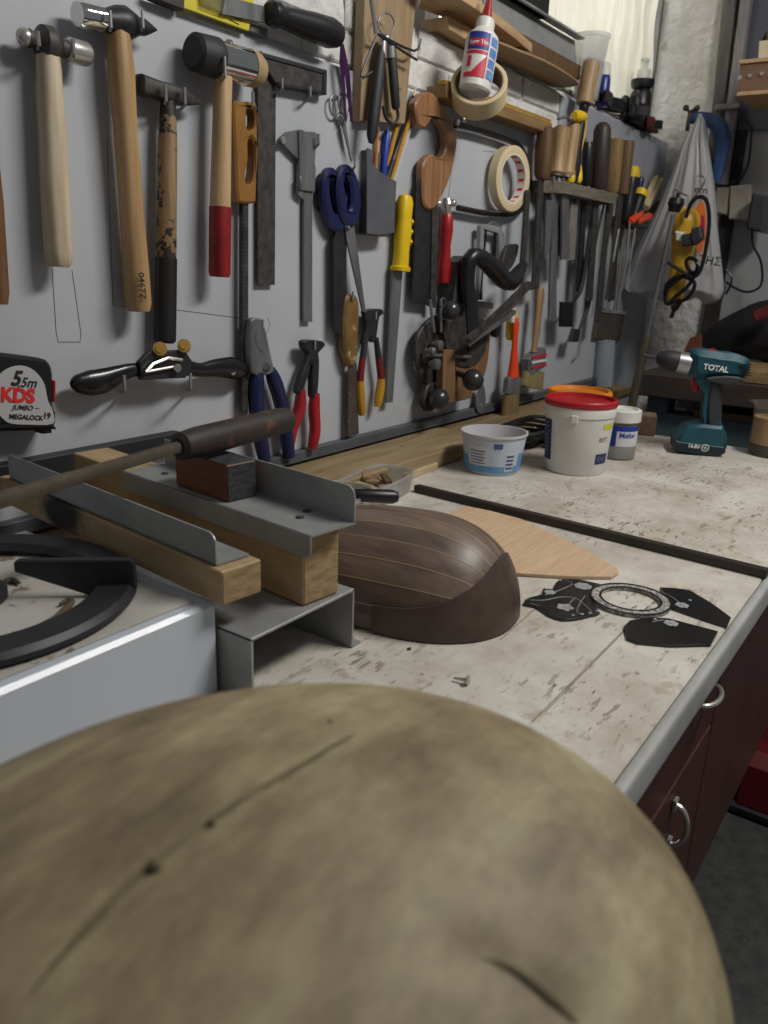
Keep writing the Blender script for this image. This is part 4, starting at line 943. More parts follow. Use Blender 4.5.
# cup
def cupat(px, py, y, hpx, r1, r0, nm, lab, m_, ctg, sq=1):
    B_ = YP(px, py, y); B_.z = max(B_.z, BZ+LZ+.0005) if False else BZ+LZ+.0005
    return B_
cb = YP(586,96,D+.012); cb.z = BZ+LZ+.001; k = mpp(cb)
t = thing('plastic_cup', 'translucent plastic cup with grey residue on the wall ledge', 'cup', cb)
M = MB(); M.lathe(cb, cb+V((0,0,58*k)), [(0,.0001),(0,11*k),(.05,12*k),(.93,17*k),(.95,18*k),(1,18*k),(.99,16.5*k),(.93,16*k),(.06,11*k),(.05,.001)], n=40, caps=False); M.build('cup', mat('clear_cup', (215,215,212), (205,205,205), .3, alpha=.45), parent=t)
M = MB(); M.lathe(cb+V((0,0,3*k)), cb+V((0,0,36*k)), [(0,10.5*k),(.95,14*k),(1,13*k)], n=32); M.build('contents', mat('grey_powder', (110,112,116), (96,98,102), .8), parent=t)
M = MB(); M.norecalc = True; M.text('EF', (0,0,0), (1,0,0), (0,1,0), 12*k, fn=wrapfn(cb, (0,0,1), lambda h: 15.5*k, 24*k, -1.25)); M.build('printed_letters', mat('navy_ink', (40,45,80), None, .6), parent=t)
bb = YP(601,95,D+.005); bb.z = BZ+LZ+.001; bb.x += .01; k = mpp(bb)
t = thing('small_bottle', 'small blue bottle with a white cap beside the cup on the ledge', 'bottle', bb)
M = MB(); M.lathe(bb, bb+V((0,0,28*k)), [(0,6*k),(.05,6.5*k),(.9,6.5*k),(1,5*k)], n=24); M.build('bottle', mat('cobalt', (30,48,120), None, .3), parent=t)
M = MB(); M.lathe(bb+V((0,0,28*k)), bb+V((0,0,40*k)), [(0,6*k),(.8,5.5*k),(1,4*k)], n=24); M.build('cap', whitep, parent=t)
# black clamps heap
HG = 'black plastic clamps piled on the wall ledge'
base_ = YP(632,122,D+.02)
for i, (x, y, L_, w_, a_n, m_, lab) in enumerate([
    (636,128,.15,.05,.3,mat('dark_red_plastic',(88,30,26),(70,24,22),.5),'dark reddish clamp at the bottom right of the black pile'),
    (626,118,.17,.05,-.1,blackpl,'black plastic clamp near the bottom of the pile'),
    (634,112,.16,.04,.2,rubber,'black plastic clamp in the middle of the pile'),
    (622,106,.17,.05,-.25,blackpl,'black plastic clamp jutting left in the pile'),
    (634,99,.15,.04,.15,mat('satin_black',(26,26,28),None,.35),'black plastic clamp at the top of the pile'),
    (615,99,.13,.04,.1,blackpl,'black clamp at the left end of the pile by the curtain')]):
    c = YP(x, y, D+.045); z = BZ+LZ+.016+.030*[0,0,1,2,3,3][i] if i != 5 else BZ+LZ+.02+.030*3
    c = YP([646,640,632,622,634,608][i], [126,117,110,103,100,95][i], D-.002); c.z = max(c.z, BZ+LZ+.016); t = thing('spring_clamp', lab, 'clamp', c-V((0,0,.012)), HG)
    
    u = V((math.cos(a_n), math.sin(a_n), 0)); v = V((-u.y, u.x, 0))
    for s in (-1, 1):
        M = MB(); o = [c+u*q[0]*L_/2+v*s*q[1]*w_ for q in ((-1,.1),(-.9,.5),(-.2,.45),(.1,.2),(.5,.25),(.95,.7),(1,.55),(.8,.1),(.3,.02),(-.4,.1))]
        M.plate([cat(o,2)], (0,0,1), .024, .002); M.build('jaw', m_, parent=t)
    M = MB(); M.lathe(c-V((0,0,.025)), c+V((0,0,.002)), [(0,.008),(1,.008)]); M.build('pivot', iron, parent=t)
pb = YP(641,101,D+.09); pb = YP(641,98,D+.012); pb = V((pb.x, D+.012, BZ+LZ+.001)); k = mpp(pb)
t = thing('pump_bottle', 'black bottle with a white pump top in front of the window curtain', 'bottle', pb)
top = YP(641,85,D+.03).z
M = MB(); M.lathe(pb, V((pb.x, pb.y, top+.005)), [(0,.028),(.03,.03),(.7,.03),(.8,.022),(.82,.03),(.9,.034),(1,.034)], n=28); M.build('bottle', blackpl, parent=t)
M = MB(); q = V((pb.x, pb.y, top+.005)); M.lathe(q, q+V((0,0,.055)), [(0,.018),(.5,.017),(.55,.009),(.85,.009),(.86,.012),(1,.012)], n=20); M.build('pump', whitep, parent=t)
# ================================================================ FAR CORNER
XB = FX1
def xplate(M, px, x, th, bev=.001, sm=0):
    L = [XP(a, b, x) for a, b in px]
    if sm: L = cat(L, sm)
    M.plate([L], (-1,0,0), th, bev)
# smooth grey panel on the right of the far wall
M = MB(); y0, y1 = -.6, XP(722,200,XB-.01).y
M.box((XB-.008, (y0+y1)/2, 1.05), (.016, y1-y0, 2.1)); struct(M, 'trim_2', mat('grey_panel', (150,151,152), (160,161,162), .6, scale=4))
# upper panel dark blue grey
M = MB(); xplate(M, [(744,-30),(800,-30),(800,130),(722,130)], XB-.03, .012); M.build('grey_panel', mat('slate_panel', (92,95,106), (84,88,98), .6), label='dark slate blue panel at the top right corner behind the shelf box', cat_='panel')
# pipes and post
def pipe(px, x, r, m, lab, nm='pipe', n=20):
    M = MB(); M.tube([XP(a, b, x) for a, b in px], r, n); M.build(nm, m, label=lab, cat_='pipe' if nm == 'pipe' else 'post')
pg = mat('grey_pipe', (128,122,122), (112,108,108), .5, scale=8)
pipe([(751,-30),(722,185)], XB-.05, .018, pg, 'grey vertical pipe nearest the window plaster')
pipe([(735,-30),(716,160),(712,190)], XB-.02, .026, mat('brown_grey_pipe', (88,82,80), (74,70,68), .6), 'darker vertical pipe against the plaster, left of the paler pipe')
M = MB(); xplate(M, [(738,110),(750,110),(712,360),(696,360)], XB-.03, .03, .002); M.build('timber_post', mat('dark_timber', (52,46,42), (40,36,34), .8, scale=12, bump=.3), label='dark timber post running down behind the sockets', cat_='post')
M = MB(); 
for b_ in (107,): M.box(XP(728,b_,XB-.07), (.03,.07,.014))
M.build('pipe_clip', pg, label='grey clip holding the pale vertical pipe', cat_='clip')
# shelf box and cream box
t = thing('shelf_box', 'brown chipboard shelf box with screws on the right of the far wall', 'shelf', XP(760,100,2.5))
M = MB(); xplate(M, [(740,64),(860,52),(860,86),(737,94)], 2.45, .2, .002); M.build('front', wood('chipbrown', (122,92,70), (104,78,60), st=(8,.6,8)), parent=t)
M = MB(); xplate(M, [(739,60),(860,48),(860,52),(740,64)], 2.445, .21); xplate(M, [(737,92),(860,83),(860,87),(736,96)], 2.445, .21); M.build('edge', birch, parent=t)
M = MB()
for x, y in ((740,78),(750,76),(762,74)): c = XP(x,y,2.45); M.lathe(c+V((.001,0,0)), c+V((-.004,0,0)), [(0,.006),(1,.005)], n=12)
M.build('screw', steel, parent=t)
M = MB(); xplate(M, [(759,41),(860,30),(860,50),(758,60)], 2.5, .12, .002); M.build('cream_box', mat('cream_card', (200,190,165), None, .7), label='cream box standing on the brown shelf box', cat_='box')
M = MB(); xplate(M, [(760,42),(765,41),(766,30),(860,20),(860,31),(762,41)], 2.52, .05, .002); M.build('brown_tin', mat('brown_tin', (84,72,56), None, .6), label='brown block on top of the cream box', cat_='box')
# sockets, adapter, wires
SK = mat('socket_cream', (172,166,152), (160,154,140), .5)
M = MB(); xplate(M, [(716,187),(730,187),(727,215),(714,213)], XB-.06, .05, .004); M.build('junction_box', SK, label='small cream junction box left of the socket', cat_='socket')
M = MB(); xplate(M, [(730,186),(751,184),(749,221),(728,219)], XB-.07, .06, .004); M.build('wall_socket', SK, label='larger cream wall socket with the black adapter plugged in', cat_='socket')
t = thing('power_adapter', 'black power adapter plugged into the cream socket', 'adapter', XP(755,231,2.65))
M = MB(); xplate(M, [(752,193),(766,195),(762,233),(746,229)], 2.66, .08, .006); M.build('body', mat('charcoal_plastic', (52,52,54), None, .5), parent=t)
M = MB(); M.tube([XP(x,y,2.69) for x,y in ((752,230),(753,245),(761,262),(761,285),(748,292),(735,288),(726,282))], .0035, 6, smooth=4); M.build('cable', blackpl, parent=t)
for q, lab in (([(737,110),(742,118),(751,128),(750,150),(748,165),(740,180),(730,184)], 'thin black wire looping down to the socket from the shelf'),
               ([(735,130),(728,150),(712,160),(704,172)], 'thin dark wire sagging behind the blue clamp'),
               ([(736,160),(742,168),(738,180),(731,184)], 'short black wire curl just above the socket'),
               ([(726,270),(731,276),(731,284),(726,294)], 'short black curl of wire right of the white bag')):
    M = MB(); M.tube([XP(x,y,XB-.05) for x,y in q], .0035, 6, smooth=4); M.build('wire', blackpl, label=lab, cat_='wire')
# G clamp
bl = mat('blue_clamp', (48,82,130), (38,68,112), .5, scale=20)
t = thing('g_clamp', 'blue G-clamp from which the white plastic bag hangs', 'clamp', XP(715,183,2.6))
M = MB(); M.tube([XP(x,y,2.62) for x,y in ((689,118),(700,118),(712,121),(720,129),(723,142),(720,160),(716,183))], [.018,.017,.020,.023,.022,.017,.012], 12, smooth=4, side=(-1,0,0), p=.7); M.build('frame', bl, parent=t)
M = MB(); M.tube([XP(690,113,2.60), XP(687,131,2.60)], .006, 8); M.tube([XP(686,108,2.6), XP(690,112,2.6), XP(697,108,2.6)], .005, 6); M.ball(XP(686,108,2.6), .009); M.ball(XP(697,108,2.6), .009); M.build('screw', ironr, parent=t)
# plastic bag
bagm = bpy.data.materials.new('bag_film'); bagm.use_nodes = True; nt = bagm.node_tree
df = nd(nt, 'ShaderNodeBsdfPrincipled'); df.inputs['Base Color'].default_value = srgb((196,196,198)); df.inputs['Roughness'].default_value = .35
tl_ = nd(nt, 'ShaderNodeBsdfTranslucent', Color=srgb((200,200,202))); tp_ = nd(nt, 'ShaderNodeBsdfTransparent'); m1 = nd(nt, 'ShaderNodeMixShader', Fac=.3); m2 = nd(nt, 'ShaderNodeMixShader', Fac=.12)
nt.links.new(df.outputs[0], m1.inputs[1]); nt.links.new(tl_.outputs[0], m1.inputs[2]); nt.links.new(m1.outputs[0], m2.inputs[1]); nt.links.new(tp_.outputs[0], m2.inputs[2]); nt.links.new(m2.outputs[0], nt.nodes['Material Output'].inputs[0])
xg = 2.56
rows = [(114,699,701),(120,697,704),(130,691,706),(145,683,708),(165,676,711),(185,668,714),(205,660,716),(230,648,718),(255,636,721),(272,630,723),(284,622,724),(291,625,722),(296,640,718),(300,662,706)]
cs, ry_ = [], []
for y, a, b in rows:
    A, B = XP(a, y, xg), XP(b, y, xg); cs.append((A+B)/2); ry_.append((A-B).length/2)
M = MB()
C3 = cat(cs, 4, False); r3 = [max(.004, v.x) for v in cat([V((r,0,0)) for r in ry_], 4, False)]; nR = len(C3); rg_ = []
for i, (c, r) in enumerate(zip(C3, r3)):
    u = i/(nR-1); d = (.010+.05*u**.8)*(1 if u < .85 else max(.15, 1-(u-.85)*5)); row = []
    for q in range(96):
        a = 2*PI*q/96; f = 1+(.16*(1-u)+.03)*math.sin(9*a+3*u)+(.10*(1-u)+.03)*math.sin(19*a-5*u)+.04*math.sin(5*a+14*u)
        row.append(M.bm.verts.new((xg-d*sup(math.sin(a), .8)*f, c.y+r*sup(math.cos(a), .8), c.z+.010*math.sin(3*a+2)*u)))
    rg_.append(row)
for A, B in zip(rg_, rg_[1:]):
    for q in range(96): M.face([A[q], A[(q+1) % 96], B[(q+1) % 96], B[q]])
M.face(rg_[0]); M.face(rg_[-1][::-1])
bag = M.build('plastic_bag', bagm, label='white plastic carrier bag hanging from the blue clamp, full and pointed at the top', cat_='bag')
M = MB()
def xtext(M, s, px, py, hpx, x):
    a, b = XP(px, py, x), XP(px+10, py+1.5, x); r = (b-a).normalized(); u = V((-1,0,0)).cross(r)
    M.text(s, a, r, u, hpx*1.4*mpp(a), th=0, bold=.01)
xtext(M, 'ern', 701, 190, 7, xg-.064); xtext(M, 'THΣ', 710, 261, 8, xg-.064)
M.norecalc = True; M.build('print', txt_k, parent=bag)
M = MB(); M.mi = 0; xplate(M, [(697,205),(703,202),(706,215),(705,240),(699,255),(694,235),(693,215)], xg-.064, .002, 0, 2); M.mi = 1; xplate(M, [(697,218),(704,216),(704,234),(700,240),(696,230)], xg-.066, .002, 0, 2)
M.build('orange_print', [mat('orange_print', (225,120,50), None, .5), mat('magenta_print', (190,40,80), None, .5)], parent=bag)
# yellow rotary tool with cable
xr = 2.42
t = thing('rotary_tool', 'yellow rotary tool with its black cable wound round it, hanging before the white bag', 'power tool', XP(674,300,xr))
M = MB(); q = [(690,208),(688,214),(686,222),(684,240),(681,262),(677,282),(674,300),(673,306)]
C_ = [XP(x,y,xr) for x,y in q]; kk = mpp(C_[2]); M.tube(C_, [6*kk,12*kk,14*kk,12*kk,10*kk,9*kk,8*kk,4*kk], 20, smooth=3, side=(-1,0,0)); bd = M.build('body', mat('ochre_yellow', (205,160,45), (190,145,38), .45), parent=t)
M = MB(); xplate(M, [(682,234),(694,233),(694,245),(682,246)], xr-.06, .03, .003); xplate(M, [(691,228),(700,226),(702,238),(694,245),(690,240)], xr-.065, .03, .004); M.build('switch', mat('charcoal_plastic', (52,52,54), None, .5), parent=t)
M = MB(); xplate(M, [(675,231),(683,232),(683,242),(675,241)], xr-.05, .03, .004); M.build('vent', whitep, parent=t)
M = MB(); M.tube([XP(676,304,xr), XP(671,318,xr)], .006, 8); M.lathe(XP(678,298,xr), XP(674,310,xr), [(0,.018),(1,.010)]); M.build('collet', iron, parent=t)
M = MB()
for q in ([(686,218),(690,205),(698,197),(706,200),(709,215),(708,235),(703,262),(697,275),(689,270),(686,262),(690,258),(697,262),(696,272),(688,286),(676,296),(668,304),(665,298),(668,288),(680,278),(695,272),(700,266)],
          [(668,262),(680,270),(694,277),(700,268),(697,262)], [(665,296),(667,284),(680,276),(694,282),(692,292),(684,300),(672,302)]):
    M.tube([XP(x,y,xr-.055) for x,y in q], .0055, 6, smooth=4)
M.build('cable', blackpl, parent=t)
M = MB(); M.tube([XP(x,y,xr-.01) for x,y in ((700,182),(697,177),(702,176),(705,181),(698,192),(692,200),(688,206))], .0022, 6, smooth=3); M.build('wire_hook', steeld, parent=t)
# sash bar
t = thing('clamp_bar', 'long steel bar clamp leaning from the bag down to the bench end', 'bar', XP(636,404,2.2))
def xb(y): return XP(676-(y-203)*.218, y, 2.24)
M = MB(); M.tube([xb(215), xb(342)], .006, 10, p=.8); M.build('bar', steeld, parent=t)
M = MB(); q_ = xb(340); w_ = (xb(408)-q_); M.tube([q_, q_+w_*((q_.z-.002)/-w_.z)], .012, 10, p=.8); M.lathe(xb(336), xb(342), [(0,.013),(1,.013)]); M.build('lower_bar', mat('brass_grey_bar', (112,104,88), (96,90,76), .45, .6), parent=t)
M = MB(); M.lathe(xb(198), xb(212), [(0,.018),(.4,.021),(.6,.018),(1,.014)]); M.tube([xb(193), xb(200)], .005, 8); M.build('end_knob', blackpl, parent=t)
M = MB(); M.tube([XP(x,y,2.235) for x,y in ((674,200),(674,190),(681,193),(688,196))], .002, 6, smooth=3); M.build('wire_hook', steeld, parent=t)
# low bench behind the end of the workbench
darkw = mat('dark_plank', (62,50,42), (48,40,34), .7, scale=12, stretch=(8,.6,8), bump=.2)
tealw = mat('teal_cabinet', (92,112,120), (78,98,106), .6, scale=6)
yL = XP(636,385,2.3).y
t = thing('side_bench', 'low teal sided bench with a thick dark plank top against the far wall', 'bench', (2.5, .2, 0))
za, zb = XP(640,372,2.3).z, XP(640,395,2.3).z
M = MB(); M.box((2.54, (yL-.6)/2, (za+zb)/2), (.5, yL+.6, za-zb), bev=.004); M.build('plank_top', darkw, parent=t)
M = MB(); zs_ = XP(660,412,2.36).z; ye_ = XP(668,400,2.36).y
M.box((2.40, (yL-.62)/2, zs_/2), (.08, yL+.58, zs_), bev=.003); M.box((2.40, (yL-.02+ye_)/2, (zs_+zb)/2), (.08, yL-.02-ye_, zb-zs_)); M.box((2.72, .05, zb/2), (.04, 1.3, zb)); M.box((2.56, 0, zs_-.02), (.28, 1.2, .02)); M.build('cabinet', tealw, parent=t)
M = MB(); c = XP(677,408,2.42); M.lathe(V((2.50, c.y, zs_+.001)), V((2.50, c.y, zb-.005)), [(0,.025),(.1,.032),(1,.03)]); M.build('white_tub', whitep, label='small white tub on the low teal shelf behind the drill', cat_='tub')
for i, (y, L_, lab) in enumerate(((425,.16,'narrow pale wooden offcut on the shelf behind the drill handle'),(413,.22,'longer wooden offcut on the shelf between drill and glass jug'))):
    c = XP(718+i*12, y, 2.41); M = MB(); M.box((2.39, c.y-.02, zs_+.0105), (.05, L_, .02), bev=.001); M.build('offcut', wood('offcut', (120,100,72), (100,82,58), st=(8,.6,8)), label=lab, cat_='wood piece') if i == 0 else M.bm.free()
M = MB(); c = XP(757,366,2.36); zt_ = za+.001
M.box((2.45, c.y-.12, zt_+.016), (.30, .42, .030), bev=.001); M.build('particle_board', mat('chipboard', (150,125,88), (118,96,64), .8, scale=60, detail=6), label='piece of chipboard lying on the dark plank right of the drill', cat_='board')
# black bag with red
t = thing('tool_bag', 'black cloth bag with a red patch slumped on the side bench', 'bag', (2.5, XP(750,355,2.5).y, za))
C_ = [XP(695,350,2.58), XP(705,335,2.58), XP(722,322,2.58), XP(742,312,2.58), XP(765,302,2.58), XP(795,300,2.58), XP(830,320,2.58)]
M = MB(); C2 = []; rs = []; zc0 = za+.033
for p in C_: h = (p.z-zc0); C2.append(V((2.60, p.y, zc0+h/2))); rs.append(max(.02, h/2))
M.loft(cat(C2, 3, False), [q.x for q in cat([V((r,0,0)) for r in rs], 3, False)], [.7*min(.13,q.x) for q in cat([V((r,0,0)) for r in rs], 3, False)], side=(-1,0,0), n=40, p=.85, ripple=lambda u, a: .04*math.sin(5*a+9*u)+.03*math.sin(11*a-7*u))
M.build('cloth', mat('black_cloth', (16,16,18), (24,24,26), .9, bump=.3), parent=t)
M = MB(); xplate(M, [(753,312),(775,303),(776,312),(757,322)], 2.475, .012, .003, 2); M.build('red_patch', mat('red_cloth', (120,26,34), (60,20,24), .8, scale=60), parent=t, label='red patterned patch')
M = MB(); hpt = XP(698,332,2.4); M.plate([[XP(684,350,2.42),XP(690,338,2.42),XP(700,334,2.42),V((2.42,XP(702,366,2.42).y,za+.001)),V((2.42,XP(684,366,2.42).y,za+.001))]], (-1,0,0), .02, .001); M.build('wood_chip', darkoak, label='small brown wooden wedge on the side bench above the drill chuck', cat_='wood piece')

# ================================================================ THINGS ON THE BENCH
# drill
dc = HP(700,455,0); dc = V((1.80, .432, BZ))
def on(px, py): return XP(px, py, 1.80+0*px)
# local frame: body axis along image-horizontal => mostly world -Y..+Y ; tool lies in plane facing the camera
nb = V((-.90,-.43,0)).normalized(); rt = V((.43,-.90,0)).normalized(); up = V((0,0,1))
dorg = HP(704,453,0)
def dp(px, py, d=0):      # point on the drill's mid plane
    r = ray(px, py); t_ = ((dorg-CAM).dot(nb))/r.dot(nb); return CAM+r*t_+nb*d
t = thing('cordless_drill', 'teal cordless drill standing upright on its battery near the bench end', 'drill', (dorg.x, dorg.y, BZ))
k = mpp(dorg)
dz = BZ-dp(703,452).z
M = MB(); M.plate([cat([dp(x,y,.031) for x,y in ((690,352),(698,349),(712,350),(722,352),(733,353),(745,357),(748,362),(746,372),(740,379),(728,378),(712,377),(700,378),(691,376),(688,366))], 3)], nb, .062, .014); bd = M.build('motor_housing', teal, parent=t)
M = MB()
for i in range(5): M.plate([[dp(734+1.2*i,364+i*2.2,.0325), dp(747,362+i*2.6,.0325), dp(747,363.2+i*2.6,.0325), dp(734+1.2*i,365.2+i*2.2,.0325)]], nb, .003, 0)
M.build('vent_slot', blackpl, parent=bd)
M = MB(); M.plate([cat([dp(x,y,.0325) for x,y in ((704,376),(722,374),(740,376),(738,380),(724,383),(708,380))], 2)], nb, .065, .003); M.plate([cat([dp(x,y,.021) for x,y in ((706,378),(720,380),(721,400),(718,430),(704,430),(703,400),(705,388))], 2)], nb, .042, .010); M.build('grip', mat('dark_grip', (46,52,54), (40,44,46), .6), parent=t)
M = MB(); M.plate([cat([dp(x,y,.019) for x,y in ((696,377),(707,378),(704,392),(702,410),(701,428),(706,434),(719,434),(722,426),(719,418),(706,424),(704,410),(706,392))], 1)], nb, .038, .006); M.build('handle_spine', teal, parent=t)
M = MB(); M.plate([cat([dp(x,y,.010) for x,y in ((692,380),(698,378),(698,391),(692,390))], 2)], nb, .020, .004); M.build('trigger', redpl, parent=t)
M = MB(); M.plate([cat([dp(x,y,.033) for x,y in ((686,424),(700,422),(720,424),(724,432),(724,444),(720,452),(712,453),(690,450),(674,446),(673,438),(680,430))], 1)], nb, .066, .006); bt = M.build('battery', teal, parent=t)
M = MB(); M.plate([[dp(x,y,.0345) for x,y in ((673,437.5),(720,443),(723,440),(722,450),(713,453.5),(690,451),(673,447))]], nb, .069, .003); bl_ = M.build('battery_base', mat('dark_teal', (10,34,42), None, .5), parent=bt)
M = MB(); a = dp(660,358); b = dp(690,365)
ax_d = (dp(680,362)-dp(690,364)).normalized()
ch0 = dp(689,364)
M.lathe(ch0, ch0+ax_d*11*k, [(0,11*k),(1,10*k)], n=32); M.build('collar', mat('satin_steel', (170,170,168), None, .35, .9), parent=t)
M = MB(); M.lathe(ch0+ax_d*10.5*k, ch0+ax_d*31*k, [(0,9.5*k),(.1,10*k),(.5,9.5*k),(.85,7*k),(1,4*k)], n=32); M.build('chuck', rubber, parent=t)
M = MB(); M.lathe(ch0+ax_d*30*k, ch0+ax_d*46*k, [(0,1.3*k),(.95,1.3*k),(1,.3*k)], n=10); M.build('drill_bit', ironr, parent=t)
M = MB(); M.plate([cat([dp(x,y,.008) for x,y in ((708,351),(713,348),(716,351))],2)], nb, .016, .001); M.build('direction_switch', redpl, parent=t)
M = MB(); M.norecalc = True; M.text('TOTAL', dp(712.5,366.5,.0335), rt+up*-.10, nb.cross(rt+up*-.10), 7.2*k, th=0, bold=.03); M.build('maker_mark', txt_w, parent=bd)
M = MB(); M.norecalc = True; M.text('16.8V ⊕', dp(695,443.5,.037), rt+up*-.10, nb.cross(rt+up*-.10), 5*k, th=0, bold=.03); M.build('print', txt_w, parent=bl_)
# glass jug
jb = HP(770,455,0); k = mpp(jb)
t = thing('glass_jug', 'glass beaker with a dark brown base and pouring lip at the right frame edge', 'jug', jb)
glassm = mat('jug_glass', (200,195,180), None, .08, alpha=.05)
M = MB(); M.lathe(jb, jb+V((0,0,52*k)), [(0,.001),(0,21*k),(.02,22*k),(.9,22*k),(1,24*k),(1,23*k),(.9,21*k),(.04,21*k),(.035,.001)], n=48, caps=False)
c = jb+V((0,0,51*k)); M.tube([c+V((-.17,.95,0)).normalized()*20*k, c+V((-.17,.95,0)).normalized()*27*k+V((0,0,.003))], [.006,.002], 8); M.build('beaker', glassm, parent=t)
M = MB(); M.lathe(jb+V((0,0,.003)), jb+V((0,0,12*k)), [(0,20.5*k),(1,20.5*k)], n=40); M.build('dark_liquid', mat('dark_varnish', (22,14,11), None, .6), parent=t)
M = MB(); M.lathe(jb+V((0,0,12.1*k)), jb+V((0,0,38*k)), [(0,20.5*k),(1,20.5*k)], n=40); M.build('liquid', mat('milky_brown', (158,128,88), (140,112,76), .4), parent=t)
M = MB(); M.tube([jb+V((-.02,.0,40*k)), jb+V((.0,.01,58*k)), jb+V((.02,-.01,64*k))], .004, 8); M.build('spoon', steel, label='steel spoon standing in the glass beaker', cat_='spoon')
# white tub with red lid
tb = (HP(584,477,0)+V((.75,.66,0)).normalized()*.058); k = mpp(tb)
r0, r1 = 29.5*k, 34.5*k
t = thing('tub', 'white plastic tub with a red lid and navy label strip', 'tub', tb)
Ht = 66*k
M = MB(); M.lathe(tb, tb+V((0,0,Ht)), [(0,r0*.95),(.03,r0),(.85,r1*.96),(.86,r1*.99),(.97,r1*1.0),(1,r1*.97)], n=56); bd = M.build('bucket', whitep, parent=t)
M = MB(); M.lathe(tb+V((0,0,Ht-.001)), tb+V((0,0,Ht+6*k)), [(0,r1*1.0),(.3,r1*1.03),(.8,r1*1.02),(1,r1*.98),(1,r1*.93),(.45,r1*.91)], n=56); M.build('lid', mat('red_lid', (170,26,34), (158,22,30), .35), parent=t)
rt_ = lambda h: r0+(r1*.96-r0)*h/(Ht*.85)
# angle 0 faces -Y; camera direction from tub:
phi0 = math.atan2(-(tb.x), tb.y)   # camera azimuth measured as B component: B = +X
def wr(M, h0, h1, a0, a1, lift=.0006): wrap(M, tb, (0,0,1), 0, h0, h1, a0, a1, rf=rt_, lift=lift)
M = MB(); M.mi = 0; wr(M, 12*k, 52*k, phi0-1.35, phi0-.88); wr(M, 12*k, 22*k, phi0+.66, phi0+1.2); M.mi = 1; wr(M, 46*k, 51*k, phi0+.80, phi0+1.3)
M.mi = 2
for i in range(9): wr(M, (16+4*i)*k, (17+4*i)*k, phi0-1.22, phi0-.95-.03*(i % 3), .0009)
M.text('EN', (0,0,0), (1,0,0), (0,1,0), 7*k, fn=wrapfn(tb, (0,0,1), rt_, 17*k, phi0+.86, lift=.0012)); M.mi = 3
M.text('EDT', (0,0,0), (1,0,0), (0,1,0), 6*k, fn=wrapfn(tb, (0,0,1), rt_, 36*k, phi0+.86, lift=.0012))
M.norecalc = True; M.build('label', [navyl, mat('lime_label', (190,195,30), None, .5), mat('faint_print', (110,115,150), None, .5), txt_k], parent=bd)
def sidev(a): return V((math.sin(a), -math.cos(a), 0))
M = MB(); s_ = sidev(phi0-.12); c = tb+s_*r1*1.0+V((0,0,Ht*.85)); M.box(c, (.012, .007, .014), ax=s_.cross(V((0,0,1))), ay=s_, bev=.001); M.build('lid_tab', whitep, parent=bd)
# orange lidded tub behind
ob_ = tb+V((.175,.075,0)); k2 = mpp(ob_)
t = thing('tub', 'white tub with an orange lid standing behind the red lidded one', 'tub', ob_)
M = MB(); M.lathe(ob_, ob_+V((0,0,53*k2)), [(0,26*k2),(.03,27*k2),(1,31*k2)], n=40); M.build('bucket', whitep, parent=t)
M = MB(); M.lathe(ob_+V((0,0,52*k2)), ob_+V((0,0,59*k2)), [(0,31.5*k2),(.6,32*k2),(1,30.5*k2),(1,28*k2),(.6,27*k2)], n=48); M.build('lid', mat('orange_lid', (215,130,30), (200,118,25), .4), parent=t)
# small clear jar with white lid
jb = HP(621,461,0)+V((.03,.02,0)); k = mpp(jb)
t = thing('jar', 'clear jar with white screw lid and blue and white label beside the red lidded tub', 'jar', jb)
rj = 17*k
M = MB(); M.lathe(jb, jb+V((0,0,38*k)), [(0,rj*.9),(.04,rj),(.8,rj*1.02),(.95,rj*.9),(1,rj*.9)], n=40); bd = M.build('glass', mat('cloudy_plastic', (170,170,165), (155,155,150), .3, trans=.5), parent=t)
M = MB(); M.lathe(jb+V((0,0,37*k)), jb+V((0,0,49*k)), [(0,rj*1.05),(.05,rj*1.1),(.9,rj*1.1),(1,rj*1.0),(1,rj*.85),(.85,rj*.8)], n=40); M.build('lid', whitep, parent=t)
pj = math.atan2(-(jb.x), jb.y); rfj = lambda h: rj*1.01
def wj(h0, h1, a0, a1, l=.0006): wrap(M, jb, (0,0,1), 0, h0*k, h1*k, a0, a1, rf=rfj, lift=l)
M = MB(); M.mi = 0; wj(14, 34, pj-1.2, pj+1.3); M.mi = 1; wj(29, 34, pj-.4, pj+1.3, .0009); wj(14, 30, pj-.75, pj-.15, .0009)
M.text('Mefor', (0,0,0), (1,0,0), (0,1,0), 7*k, fn=wrapfn(jb, (0,0,1), rfj, 25*k, pj+.48, lift=.0012), bold=.02); M.norecalc = True
M.build('label', [mat('pale_label', (200,200,205), None, .5), mat('royal_label', (28,50,140), None, .5)], parent=bd)
# wooden block right of jar
M = MB(); c = HP(634,431,0); M.box((c.x-.03, c.y+.01, BZ+.0245), (.13, .05, .048), ax=(.35,-.94,0), ay=(.94,.35,0), bev=.002); M.build('wooden_block', mat('brown_block', (128,104,80), (104,82,62), .7, scale=14, stretch=(1,6,6)), label='brown wooden block at the bench end behind the clear jar', cat_='block')
